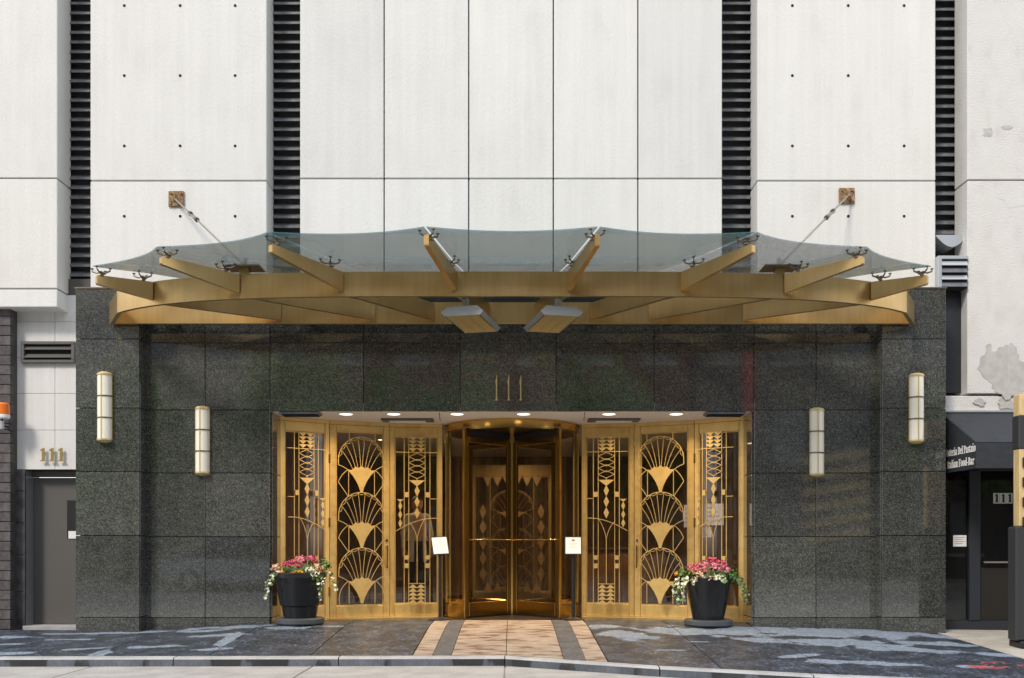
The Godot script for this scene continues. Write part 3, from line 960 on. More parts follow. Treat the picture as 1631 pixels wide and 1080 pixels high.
func glass_sheet(l: Dictionary, r: Dictionary, parent: Node, o: Transform3D, m: Material) -> void:
	var st := mb()
	var n := 10
	var th := 0.014
	var pt := func(i: int, j: int, up: float) -> Vector3:
		var s := lerpf(0.008, 0.992, float(i) / n)
		var q := []
		for e in [l, r]:
			var p: Vector2
			var y := 4.72
			if j == 0: p = e.b
			elif j == 1: p = e.a
			else:
				p = e.t
				y = e.g
			q.append(Vector3(p.x, y, p.y))
		var v: Vector3 = q[0].lerp(q[1], s)
		if j == 2:
			var mid: Vector3 = pt_mid(l, r, s)
			v = v.lerp(mid, 0.12 * 4.0 * s * (1.0 - s))
		return v + Vector3(0, up, 0)
	for i in n:
		for j in 2:
			poly(st, [pt.call(i, j, th), pt.call(i + 1, j, th), pt.call(i + 1, j + 1, th), pt.call(i, j + 1, th)], Vector3.UP)
			poly(st, [pt.call(i, j, 0.0), pt.call(i + 1, j, 0.0), pt.call(i + 1, j + 1, 0.0), pt.call(i, j + 1, 0.0)], Vector3.DOWN)
		for j in [0, 2]:
			poly(st, [pt.call(i, j, 0.0), pt.call(i + 1, j, 0.0), pt.call(i + 1, j, th), pt.call(i, j, th)], Vector3(0, 0, 1 if j else -1))
	for j in 2:
		for i in [0, n]:
			poly(st, [pt.call(i, j, 0.0), pt.call(i, j + 1, 0.0), pt.call(i, j + 1, th), pt.call(i, j, th)], Vector3(1 if i else -1, 0, 0))
	obj("glass_pane", st, m, parent, o)

func pt_mid(l: Dictionary, r: Dictionary, s: float) -> Vector3:
	var p: Vector2 = (l.a as Vector2).lerp(r.a, s)
	return Vector3(p.x, 4.72, p.y)

func build_hangers() -> void:
	for s in [-1.0, 1.0]:
		var t := thing("suspension_rod", "steel tie rod from rusty wall plate down to the canopy, %s" % ("left" if s < 0 else "right"), "tie rod", Vector3.ZERO, "tie rods of the canopy")
		var w := sp(281.5 if s < 0 else 1348.0, 317.5 if s < 0 else 312.5, -0.35)
		var e := Vector3(s * 3.42, 4.74, 1.62)
		t.position = w
		block("wall_plate", Vector3(-0.115, -0.115, 0.002), Vector3(0.115, 0.115, 0.03), M.rust, t, 0.006)
		for k in [[-1, -1], [1, -1], [-1, 1], [1, 1]]:
			put("bolt", rod(Vector3(k[0] * 0.075, k[1] * 0.075, 0.03), Vector3(k[0] * 0.075, k[1] * 0.075, 0.06), 0.016, 6), M.rust, t)
		block("lug", Vector3(-0.014, -0.05, 0.03), Vector3(0.014, 0.05, 0.13), M.rust, t)
		var a := Vector3(0, -0.02, 0.10)
		var b := e - w
		put("rod", rod(a, b, 0.014), M.steel, t)
		var d := (b - a).normalized()
		var m := a.lerp(b, 0.30)
		for q in [-1.0, 1.0]:
			var side: Vector3 = d.cross(Vector3.UP).normalized() * 0.028 * q
			put("turnbuckle", rod(m - d * 0.11 + side, m + d * 0.11 + side, 0.011, 6), M.steel, t)
			put("turnbuckle_end", rod(m + d * q * 0.11, m + d * q * 0.16, 0.034, 8), M.fitting, t)
		block("anchor_plate", Vector3(-0.22, -0.04, -0.16) + b, Vector3(0.22, -0.025, 0.16) + b, M.fitting, t, 0.003)
		block("anchor_post", Vector3(-0.06, -0.125, -0.05) + b, Vector3(0.06, -0.041, 0.05) + b, M.bronze, t, 0.004)
		put("clevis", rod(b + Vector3(0, -0.024, 0), b + Vector3(0, 0.10, 0), 0.03, 8), M.steel, t)

func build_heaters() -> void:
	for s in [-1.0, 1.0]:
		var t := thing("patio_heater", "grey three-trough heater lamp hung under the canopy, %s of centre" % ("left" if s < 0 else "right"), "heater", Vector3(s * 0.535, 4.17, 1.1), "heaters under the canopy")
		t.rotation.y = s * 0.207
		var st := mb()
		# closed shell: hexagonal ends, open below
		var hexa := PackedVector2Array([Vector2(-0.235, -0.06), Vector2(-0.28, -0.01), Vector2(-0.20, 0.06), Vector2(0.20, 0.06), Vector2(0.28, -0.01), Vector2(0.235, -0.06)])
		add_prism(st, hexa, 0.50, 0.512)
		add_prism(st, hexa, -0.512, -0.50)
		obj("end_plate", st, M.galv, t)
		st = mb()
		for k in 5:
			var p: Vector2 = hexa[k]
			var q: Vector2 = hexa[k + 1]
			poly(st, [Vector3(p.x, p.y, -0.5), Vector3(q.x, q.y, -0.5), Vector3(q.x, q.y, 0.5), Vector3(p.x, p.y, 0.5)], Vector3((p.x + q.x) / 2, (p.y + q.y) / 2, 0))
		obj("housing", st, M.galv, t)
		for k in 3:
			var c := -0.15 + k * 0.15
			st = mb()
			var v := [Vector2(c - 0.074, -0.06), Vector2(c - 0.012, 0.048), Vector2(c + 0.012, 0.048), Vector2(c + 0.074, -0.06)]
			for j in 3:
				var p: Vector2 = v[j]
				var q: Vector2 = v[j + 1]
				poly(st, [Vector3(p.x, p.y, -0.497), Vector3(q.x, q.y, -0.497), Vector3(q.x, q.y, 0.497), Vector3(p.x, p.y, 0.497)], Vector3(0, -1, 0))
			for z in [-0.49, 0.49]:
				poly(st, [Vector3(v[0].x, v[0].y, z), Vector3(v[1].x, v[1].y, z), Vector3(v[2].x, v[2].y, z), Vector3(v[3].x, v[3].y, z)], Vector3(0, 0, -z))
			var tr := obj("reflector", st, M.numeral, t)
			put("heating_tube", rod(Vector3(c, 0.022, -0.48), Vector3(c, 0.022, 0.48), 0.007), M.steel, tr)
		block("hanger", Vector3(-0.04, 0.061, 0.30), Vector3(0.04, 0.19, 0.36), M.galv, t)
		block("hanger", Vector3(-0.04, 0.061, -0.36), Vector3(0.04, 0.19, -0.30), M.galv, t)

# ---------------------------------------------------------------- brass doors
# all motifs are drawn in a plane: u across, v up, thickness along z
var zbump := 0.0
func bump() -> float:
	zbump += 0.0007
	return zbump

func strip_part(called: String, pts: Array, w: float, m: Material, parent: Node, depth := 0.016, closed := false) -> MeshInstance3D:
	var st := mb()
	var z := 0.012 + bump()
	add_strip(st, pts, w, z - depth, z, closed)
	return obj(called, st, m, parent)

func plate_part(called: String, pts: Array, m: Material, parent: Node, depth := 0.016) -> MeshInstance3D:
	var st := mb()
	var z := 0.0135 + bump()
	add_prism(st, PackedVector2Array(pts), z - depth, z)
	return obj(called, st, m, parent)

func curve(a: Vector2, c: Vector2, b: Vector2, n := 8) -> Array:
	var q := []
	for i in n + 1:
		var t := float(i) / n
		q.append(a.lerp(c, t).lerp(c.lerp(b, t), t))
	return q

func frame_part(w: float, h: float, stile: float, bottom: float, top: float, parent: Node, m: Material, dep := 0.07) -> void:
	block("stile", Vector3(0, 0, -dep / 2), Vector3(stile, h, dep / 2), m, parent, 0.006)
	block("stile", Vector3(w - stile, 0, -dep / 2), Vector3(w, h, dep / 2), m, parent, 0.006)
	block("bottom_rail", Vector3(stile + 0.0015, 0, -dep / 2 + 0.003), Vector3(w - stile - 0.0015, bottom, dep / 2 - 0.003), m, parent, 0.006)
	block("top_rail", Vector3(stile + 0.0015, h - top, -dep / 2 + 0.003), Vector3(w - stile - 0.0015, h, dep / 2 - 0.003), m, parent, 0.006)
	# inner bead
	var b := 0.016
	block("bead", Vector3(stile + 0.001, bottom + b + 0.0015, -0.018), Vector3(stile + b, h - top - b - 0.0015, 0.022), m, parent, 0.003)
	block("bead", Vector3(w - stile - b, bottom + b + 0.0015, -0.018), Vector3(w - stile - 0.001, h - top - b - 0.0015, 0.022), m, parent, 0.003)
	block("bead", Vector3(stile + 0.001, bottom + 0.001, -0.018), Vector3(w - stile - 0.001, bottom + b, 0.022), m, parent, 0.003)
	block("bead", Vector3(stile + 0.001, h - top - b, -0.018), Vector3(w - stile - 0.001, h - top - 0.001, 0.022), m, parent, 0.003)

# one fan: origin at the crown of its arch, units of the drawing (about 1.5 mm)
func fan(parent: Node, c: Vector2, k: Vector2, m: Material, last: bool) -> void:
	var f := node("fan", parent)
	var T := func(x: float, y: float) -> Vector2: return c + Vector2((x - 360.0) * k.x, -(y - 175.0) * k.y)
	var bw := 0.0095
	var arch := []
	for i in 25:
		var a := PI * i / 24.0
		arch.append(T.call(360.0 - 243.0 * cos(a), 425.0 - 250.0 * sin(a)))
	arch.push_front(T.call(116, 482))
	arch.append(T.call(604, 482))
	strip_part("arch", arch, bw * 1.15, m, f)
	var nodes := []
	for i in 10:
		var a := PI * (0.04 + 0.92 * i / 9.0)
		nodes.append(Vector2(360.0 - 243.0 * cos(a), 425.0 - 250.0 * sin(a)))
	for i in 9:
		var p: Vector2 = nodes[i]
		var q: Vector2 = nodes[i + 1]
		var mid := (p + q) / 2.0
		var inw := (Vector2(360, 440) - mid).normalized() * 46.0
		var pts := []
		for e in curve(p, mid + inw, q, 6): pts.append(T.call(e.x, e.y))
		strip_part("scallop", pts, bw * 0.75, m, f)
	var feet := [[250, 532], [268, 530], [294, 503], [322, 512], [352, 497], [368, 497], [398, 512], [426, 503], [452, 530], [470, 532]]
	for i in range(1, 9):
		var p: Vector2 = nodes[i]
		var q := Vector2(feet[i][0], feet[i][1])
		var cpt := Vector2(lerpf(p.x, q.x, 0.62), lerpf(p.y, q.y, 0.42))
		var pts := []
		for e in curve(p, cpt, q, 7): pts.append(T.call(e.x, e.y))
		strip_part("ray", pts, bw * 0.75, m, f)
	var body := []
	for e in [[208, 530], [258, 534], [272, 520], [298, 497], [322, 514], [360, 488], [398, 514], [422, 497], [448, 520], [462, 534], [512, 530], [455, 592], [415, 655], [388, 715], [372, 772], [348, 772], [332, 715], [305, 655], [265, 592]]:
		body.append(T.call(e[0], e[1]))
	plate_part("fan_body", body, m, f)
	for s in [-1.0, 1.0]:
		var pts := []
		for e in curve(Vector2(360 + s * 244, 482), Vector2(360 + s * 190, 498), Vector2(360 + s * 146, 534), 6): pts.append(T.call(e.x, e.y))
		strip_part("arm", pts, bw, m, f)
		pts = []
		if last:
			for e in curve(Vector2(360 + s * 148, 534), Vector2(360 + s * 226, 590), Vector2(360 + s * 240, 690), 7): pts.append(T.call(e.x, e.y))
			pts.append(T.call(360 + s * 240, 770))
		else:
			for e in curve(Vector2(360 + s * 148, 534), Vector2(360 + s * 215, 580), Vector2(360 + s * 246, 665), 7): pts.append(T.call(e.x, e.y))
			pts.append(T.call(360 + s * 138, 822))
		strip_part("arm", pts, bw, m, f)
		strip_part("bar", [T.call(360 + s * 138, 545), T.call(360 + s * 138, 770 if last else 818)], bw, m, f)

func fan_door(parent: Node, w: float, h: float, m: Material, glass: Material, handle_side: float) -> void:
	var stile := 0.10
	var bot := 0.185
	var top := 0.105
	frame_part(w, h, stile, bot, top, parent, m)
	var g := mb()
	span(g, Vector3(stile, bot, -0.008), Vector3(w - stile, h - top, -0.003))
	obj("glass_pane", g, glass, parent)
	var gh := h - top - bot - 0.04
	var k := Vector2((w - 2 * stile - 0.03) / 490.0, gh / (3.0 * 597.0 + 62.0))
	for i in 3:
		fan(parent, Vector2(w / 2, h - top - 0.02 - k.y * (45.0 + 597.0 * i)), k, m, i == 2)
	for s in [-1.0, 1.0]:
		strip_part("bar", [Vector2(w / 2 + s * 138 * k.x, h - top - 0.015), Vector2(w / 2 + s * 138 * k.x, h - top - 0.02 - k.y * 92)], 0.011, m, parent)
	if handle_side != 0.0:
		var hx := w / 2 + handle_side * (w / 2 - 0.05)
		var hd := node("handle", parent)
		put("grip", rod(Vector3(hx, 0.78, 0.085), Vector3(hx, 1.14, 0.085), 0.012), M.old_brass, hd)
		for y in [0.80, 1.12]:
			put("handle_post", rod(Vector3(hx, y, 0.03), Vector3(hx, y, 0.085), 0.010), M.old_brass, hd)
		put("lock", rod(Vector3(hx, 1.22, 0.03), Vector3(hx, 1.22, 0.055), 0.022), M.old_brass, parent)
		for y in [0.42, 1.5, 2.5]:
			put("hinge", rod(Vector3(w / 2 - handle_side * (w / 2 + 0.004), y - 0.07, 0.044), Vector3(w / 2 - handle_side * (w / 2 + 0.004), y + 0.07, 0.044), 0.014), M.old_brass, parent)

# fixed light with bars, chevrons, lattice and diamonds; door = +1 when the door is on its right
func grille(parent: Node, w: float, h: float, m: Material, glass: Material, door: float) -> void:
	var stile := 0.075
	var bot := 0.20
	var top := 0.15
	frame_part(w, h, stile, bot, top, parent, m)
	var g := mb()
	span(g, Vector3(stile, bot, -0.008), Vector3(w - stile, h - top, -0.003))
	obj("glass_pane", g, glass, parent)
	var gw := w - 2 * stile - 0.034
	var gh := h - top - bot - 0.034
	var T := func(u: float, v: float) -> Vector2:
		var uu := u if door > 0.0 else 1.0 - u
		return Vector2(stile + 0.017 + uu * gw, h - top - 0.017 - v * gh)
	var bw := 0.011
	var us := [0.187, 0.304, 0.698, 0.808]
	for u in us: strip_part("bar", [T.call(u, -0.004), T.call(u, 1.004)], bw, m, parent)
	strip_part("cross_bar", [T.call(0, 0.093), T.call(1, 0.093)], bw, m, parent)
	# chevron blocks, top and bottom
	for b in [[0.0, 0.09, 4, 1.0], [0.885, 1.0, 5, -1.0]]:
		var ch := node("chevron_block", parent)
		for r in b[2]:
			var v0: float = lerpf(b[0], b[1], float(r) / b[2])
			var v1: float = lerpf(b[0], b[1], float(r + 1) / b[2])
			if b[3] < 0.0:
				var q := v0
				v0 = v1
				v1 = q
			var vm := lerpf(v0, v1, 0.12)
			for c in [[0.308, 0.5], [0.502, 0.694]]:
				plate_part("chevron", [T.call(c[0], v0), T.call(c[1], v0), T.call(c[1], vm), T.call((c[0] + c[1]) / 2, v1), T.call(c[0], vm)], m, ch)
	strip_part("cross_bar", [T.call(0.30, 0.882), T.call(0.70, 0.882)], bw, m, parent)
	# lattice of crossing zigzags
	var lat := node("lattice", parent)
	for k in 4:
		var v := 0.098 + k * 0.0362
		strip_part("zigzag", [T.call(0.304, v + 0.022), T.call(0.501, v), T.call(0.698, v + 0.022)], bw * 0.8, m, lat)
		strip_part("zigzag", [T.call(0.304, v + 0.022), T.call(0.501, v + 0.0445), T.call(0.698, v + 0.022)], bw * 0.8, m, lat)
	strip_part("stem", [T.call(0.501, 0.248), T.call(0.501, 0.268)], bw, m, parent)
	plate_part("pendant", [T.call(0.31, 0.261), T.call(0.692, 0.261), T.call(0.501, 0.298)], m, parent)
	var v2 := 0.292
	for k in 3:
		plate_part("diamond", [T.call(0.501, v2), T.call(0.565, v2 + 0.033), T.call(0.501, v2 + 0.068), T.call(0.437, v2 + 0.033)], m, parent)
		v2 += 0.066
	for u in [[0.187, 0.304], [0.698, 0.808]]:
		for v in [[0.333, 0.363], [0.712, 0.737], [0.760, 0.788]]:
			plate_part("square", [T.call(u[0] + 0.01, v[0]), T.call(u[1] - 0.01, v[0]), T.call(u[1] - 0.01, v[1]), T.call(u[0] + 0.01, v[1])], m, parent)
	strip_part("cross_bar", [T.call(0.0, 0.372), T.call(0.187, 0.372)], bw * 0.9, m, parent)
	plate_part("pendant", [T.call(0.815, 0.376), T.call(0.99, 0.376), T.call(0.905, 0.393)], m, parent)
	v2 = 0.390
	for k in 3:
		plate_part("diamond", [T.call(0.905, v2), T.call(0.952, v2 + 0.026), T.call(0.905, v2 + 0.053), T.call(0.858, v2 + 0.026)], m, parent)
		v2 += 0.0515
	var arc := [T.call(0.0, 0.489)]
	for e in curve(Vector2(0.12, 0.489), Vector2(0.5, 0.489), Vector2(1.0, 0.565), 10): arc.append(T.call(e.x, e.y))
	strip_part("arc_bar", arc, bw, m, parent)
	for e in [[0.32, 0.496], [0.698, 0.512]]:
		var pts := []
		for q in curve(Vector2(e[0], e[1]), Vector2(lerpf(e[0], 0.501, 0.75), 0.545), Vector2(0.501, 0.615), 8): pts.append(T.call(q.x, q.y))
		strip_part("petal", pts, bw * 0.8, m, parent)
	strip_part("stem", [T.call(0.501, 0.605), T.call(0.501, 0.882)], bw, m, parent)

func build_doors() -> void:
	var P := [Vector2(-3.54, -0.68), Vector2(-2.87, -1.16), Vector2(-1.97, -1.54), Vector2(-1.126, -1.69)]
	var h := 3.04
	for side in [-1.0, 1.0]:
		for i in 3:
			var a: Vector2 = P[i] if side < 0 else Vector2(-P[i + 1].x, P[i + 1].y)
			var b: Vector2 = P[i + 1] if side < 0 else Vector2(-P[i].x, P[i].y)
			var d := b - a
			var w := d.length() - 0.012
			var x := Vector3(d.x, 0, d.y).normalized()
			var where := "left" if side < 0 else "right"
			var t: Node3D
			if i == 1:
				t = thing("brass_door", "brass and glass door with three fan motifs, %s of the revolving door" % where, "door", Vector3.ZERO, "brass fan doors")
			else:
				t = thing("brass_screen", ["narrow brass grille screen behind the %s planter" % where, "", "narrow brass grille screen between the %s fan door and revolving door" % where][i], "screen", Vector3.ZERO, "brass grille screens")
			t.transform = Transform3D(Basis(x, Vector3.UP, x.cross(Vector3.UP)), Vector3(a.x, 0.012, a.y) + x * 0.006)
			if i == 1: fan_door(t, w, h, M.gold, M.glass, -side)
			else: grille(t, w, h, M.gold, M.glass, 1.0 if (i == 0) == (side < 0) else -1.0)
			block("head_rail", Vector3(0, h + 0.003, -0.03), Vector3(w, CEIL - 0.014, 0.03), M.gold, t, 0.003)
	# corner posts between the leaves
	# threshold of pale stone below the leaves
	for side in [-1.0, 1.0]:
		var st := mb()
		var pts := PackedVector2Array()
		for p in P: pts.append(Vector2(p.x * -side, p.y + 0.13))
		for k in 4: pts.append(Vector2(P[3 - k].x * -side, P[3 - k].y - 0.10))
		add_prism(st, pts, -0.06, 0.010, Transform3D(Basis(Vector3.RIGHT, Vector3(0, 0, 1), Vector3.UP), Vector3.ZERO))
		var th := obj("threshold", st, M.numeral, self)
		th.name = numbered("door_threshold")
		tag(th, "worn brass threshold strip under the %s brass doors" % ("left" if side < 0 else "right"), "threshold", "door thresholds")

# ---------------------------------------------------------------- revolving door
func build_revolving() -> void:
	var c := Vector3(0, 0.0, -1.95)
	var R := 1.10
	var t := thing("revolving_door", "brass revolving door with curved glass drum and four wings", "revolving door", c)
	var st := mb()
	add_lathe(st, [Vector2(R - 0.04, 2.985), Vector2(R + 0.012, 2.985), Vector2(R + 0.012, 3.0), Vector2(R + 0.002, 3.006), Vector2(R + 0.002, 3.085), Vector2(R + 0.012, 3.09), Vector2(R + 0.012, CEIL - 0.003)], 64)
	obj("drum_fascia", st, M.brass, t)
	st = mb()
	add_lathe(st, [Vector2(0.0, 2.97), Vector2(R - 0.045, 2.97), Vector2(R - 0.045, 3.0)], 48)
	obj("drum_ceiling", st, M.old_brass, t)
	for s in [-1.0, 1.0]:
		var a0: float = deg_to_rad(43.0) * s
		var a1: float = deg_to_rad(137.0) * s
		st = mb()
		add_lathe(st, [Vector2(R - 0.006, 0.30), Vector2(R - 0.006, 2.985)], 24, Transform3D(), a0, a1)
		obj("curved_glass", st, M.drum_glass, t)
		st = mb()
		add_lathe(st, [Vector2(R - 0.03, 0.0), Vector2(R + 0.012, 0.0), Vector2(R + 0.012, 0.20), Vector2(R, 0.22), Vector2(R - 0.03, 0.22)], 24, Transform3D(), a0, a1)
		obj("curved_kick_plate", st, M.old_brass, t)
		st = mb()
		add_lathe(st, [Vector2(R - 0.03, 0.22), Vector2(R - 0.003, 0.225), Vector2(R - 0.003, 0.30), Vector2(R - 0.02, 0.305)], 24, Transform3D(), a0, a1)
		obj("curved_rail", st, M.brass, t)
		for a in [42.5, 74.0, 106.0, 137.5]:
			var p := Basis(Vector3.UP, deg_to_rad(a * s))
			put("post", bevel(Vector3(0.055, 2.985, 0.06), 0.008), M.brass, t, Transform3D(p, p * Vector3(0, 1.4935, R - 0.005)))
	for k in 4:
		var wg := node("door_wing", t, Transform3D(Basis(Vector3.UP, deg_to_rad(45.0 + 90.0 * k)), Vector3.ZERO))
		var w0 := 0.055
		var w1 := R - 0.05
		block("stile", Vector3(-0.022, 0.03, w0), Vector3(0.022, 2.88, w0 + 0.075), M.old_brass, wg, 0.006)
		block("stile", Vector3(-0.022, 0.03, w1 - 0.075), Vector3(0.022, 2.88, w1), M.old_brass, wg, 0.006)
		block("bottom_rail", Vector3(-0.021, 0.03, w0 + 0.076), Vector3(0.021, 0.25, w1 - 0.076), M.old_brass, wg, 0.006)
		block("top_rail", Vector3(-0.021, 2.78, w0 + 0.076), Vector3(0.021, 2.88, w1 - 0.076), M.old_brass, wg, 0.006)
		block("weather_strip", Vector3(-0.008, 0.01, w0), Vector3(0.008, 0.029, w1), M.black, wg, 0.002)
		block("weather_strip", Vector3(-0.009, 2.881, w0), Vector3(0.009, 2.965, w1), M.black, wg, 0.002)
		block("weather_strip", Vector3(-0.009, 0.03, w1 + 0.001), Vector3(0.009, 2.88, w1 + 0.03), M.black, wg, 0.002)
		var g := mb()
		span(g, Vector3(-0.003, 0.25, w0 + 0.075), Vector3(0.003, 2.78, w1 - 0.075))
		obj("glass_pane", g, M.glass, wg)
		for q in [-1.0, 1.0]:
			put("push_bar", rod(Vector3(q * 0.06, 1.24, w0 + 0.03), Vector3(q * 0.06, 1.24, w1 - 0.03), 0.013), M.brass, wg)
	put("shaft", rod(Vector3(0, 0.01, 0), Vector3(0, 2.965, 0), 0.05, 20), M.brass, t)
	put("shaft_collar", rod(Vector3(0, 2.84, 0), Vector3(0, 2.93, 0), 0.085, 20), M.old_brass, t)
	st = mb()
	add_lathe(st, [Vector2(R - 0.05, 0.001), Vector2(R - 0.05, 0.008), Vector2(0.0, 0.008)], 48)
	obj("floor_disc", st, M.lobby_floor, t)

# ---------------------------------------------------------------- ceiling, lobby
func build_lobby() -> void:
	var st := mb()
	span(st, Vector3(-3.6, CEIL, -7.6), Vector3(3.6, CEIL + 0.12, MAIN - 0.056))
	var roof := obj("entrance_ceiling", st, M.ceiling, self)
	roof.set_meta("kind", "structure")
	for s in [-1.0, 1.0]:
		put("ceiling_joint", bevel(Vector3(0.010, 0.004, 1.0), 0.001), M.joint, roof, Transform3D(Basis(Vector3.UP, s * -0.06), Vector3(s * 1.10, CEIL - 0.002, -0.70)))
	st = mb()
	span(st, Vector3(-3.75, -0.2, -7.6), Vector3(3.75, -0.004, -0.93))
	obj("lobby_floor", st, M.lobby_floor, self).set_meta("kind", "structure")
	for e in [["lobby_wall_left", Vector3(-3.75, 0, -7.5), Vector3(-3.6, CEIL, -0.71)], ["lobby_wall_right", Vector3(3.6, 0, -7.5), Vector3(3.75, CEIL, -0.71)], ["lobby_wall_back", Vector3(-3.75, 0, -7.6), Vector3(3.75, CEIL, -7.51)]]:
		st = mb()
		span(st, e[1], e[2])
		obj(e[0], st, M.wood_dark, self).set_meta("kind", "structure")
	# inner brass screen seen through the revolving door
	var t := thing("inner_screen", "dim brass fan screen inside the lobby behind the revolving door", "screen", Vector3(-0.82, 0.0, -4.7))
	var w := 1.64
	var h := 2.7
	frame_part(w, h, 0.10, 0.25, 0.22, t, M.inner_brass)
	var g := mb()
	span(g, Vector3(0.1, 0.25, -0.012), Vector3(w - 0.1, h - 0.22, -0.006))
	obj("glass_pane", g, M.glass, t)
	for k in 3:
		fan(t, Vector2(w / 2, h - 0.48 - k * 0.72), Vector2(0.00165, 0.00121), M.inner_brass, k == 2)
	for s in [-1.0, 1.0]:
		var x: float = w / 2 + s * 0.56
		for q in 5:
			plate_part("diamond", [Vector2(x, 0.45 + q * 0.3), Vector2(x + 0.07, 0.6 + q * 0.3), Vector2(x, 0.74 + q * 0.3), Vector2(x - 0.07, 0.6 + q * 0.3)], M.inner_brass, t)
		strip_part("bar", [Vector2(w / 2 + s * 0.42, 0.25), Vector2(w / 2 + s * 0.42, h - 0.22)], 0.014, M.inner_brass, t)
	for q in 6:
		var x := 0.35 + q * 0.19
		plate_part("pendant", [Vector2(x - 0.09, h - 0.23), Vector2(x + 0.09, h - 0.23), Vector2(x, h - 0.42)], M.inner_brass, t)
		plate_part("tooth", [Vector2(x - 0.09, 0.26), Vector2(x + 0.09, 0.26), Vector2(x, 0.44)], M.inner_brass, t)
	var back := thing("lobby_counter", "dark timber counter deep inside the lobby", "counter", Vector3(2.2, 0, -5.6))
	block("counter_front", Vector3(-0.9, 0, 0), Vector3(0.9, 1.05, 0.08), M.wood_dark, back)
	block("counter_top", Vector3(-0.95, 1.051, -0.6), Vector3(0.95, 1.10, 0.12), M.lobby_floor, back)
	# lit ceiling lamps of the entrance
	var glow := mat(Color(1, 0.93, 0.8), 0.5)
	glow.emission_enabled = true
	glow.emission = Color(1.0, 0.9, 0.74)
	glow.emission_energy_multiplier = 1.6
	var xs := [551.0, 627.0, 728.0, 834.0, 970.0, 1077.0]
	var words := ["leftmost recessed ceiling light above the left brass screens", "second recessed ceiling light from the left, above the left fan door", "recessed ceiling light left of the revolving door centre", "recessed ceiling light right of the revolving door centre", "second recessed ceiling light from the right, above a right screen", "rightmost recessed ceiling light above the right fan door"]
	for i in 6:
		var l := thing("ceiling_light", words[i], "light", Vector3(sx(xs[i], -0.42), CEIL, -0.42), "recessed lights in the entrance ceiling")
		downlight(l, glow, 1.9)
	for e in [[-2.4, -4.0, "recessed light in the lobby ceiling, far left"], [0.1, -3.6, "recessed light in the lobby ceiling, near the middle"], [2.4, -4.6, "recessed light in the lobby ceiling, far right"]]:
		var l := thing("lobby_light", e[2], "light", Vector3(e[0], CEIL, e[1]), "lobby ceiling lights")
		downlight(l, glow, 4.2)
	# grilles and heater panels in the ceiling
	for e in [[-1.62, -1.02, 0.80, "heater panel in the ceiling left of the revolving door", 1], [1.58, -1.02, 0.80, "heater panel in the ceiling right of the revolving door", 1], [-3.12, -0.28, 0.58, "dark air grille at the left end of the entrance ceiling", 0], [3.14, -0.28, 0.58, "dark air grille at the right end of the entrance ceiling", 0]]:
		var v := thing("ceiling_grille", e[3], "grille", Vector3(e[0], CEIL, e[1]), "grilles in the entrance ceiling")
		block("grille_frame", Vector3(-e[2] / 2, -0.035, -0.14), Vector3(e[2] / 2, -0.001, 0.14), M.service if e[4] else M.slat, v, 0.006)
		if e[4]:
			block("grille_plate", Vector3(-e[2] / 2 + 0.12, -0.045, -0.09), Vector3(e[2] / 2 - 0.12, -0.0355, 0.09), M.ceiling, v, 0.004)
		else:
			for k in 5:
				block("slat", Vector3(-e[2] / 2 + 0.03, -0.05, -0.11 + k * 0.05), Vector3(e[2] / 2 - 0.03, -0.036, -0.09 + k * 0.05), M.dark, v, 0.002)

func downlight(l: Node3D, glow: Material, energy: float) -> void:
	var st := mb()
	add_lathe(st, [Vector2(0.098, -0.006), Vector2(0.122, -0.006), Vector2(0.125, 0.0)], 24)
	obj("trim_ring", st, M.white, l)
	st = mb()
	add_lathe(st, [Vector2(0.0, -0.007), Vector2(0.096, -0.007)], 24)
	obj("lens", st, glow, l)
	var s := SpotLight3D.new()
	s.name = "lamp_light"
	l.add_child(s)
	s.position = Vector3(0, -0.02, 0)
	s.rotation = Vector3(-PI / 2, 0, 0)
	s.spot_angle = 78
	s.spot_range = 8
	s.light_size = 0.08
	s.light_color = Color(1.0, 0.86, 0.66)
	s.light_energy = energy
	s.shadow_enabled = true

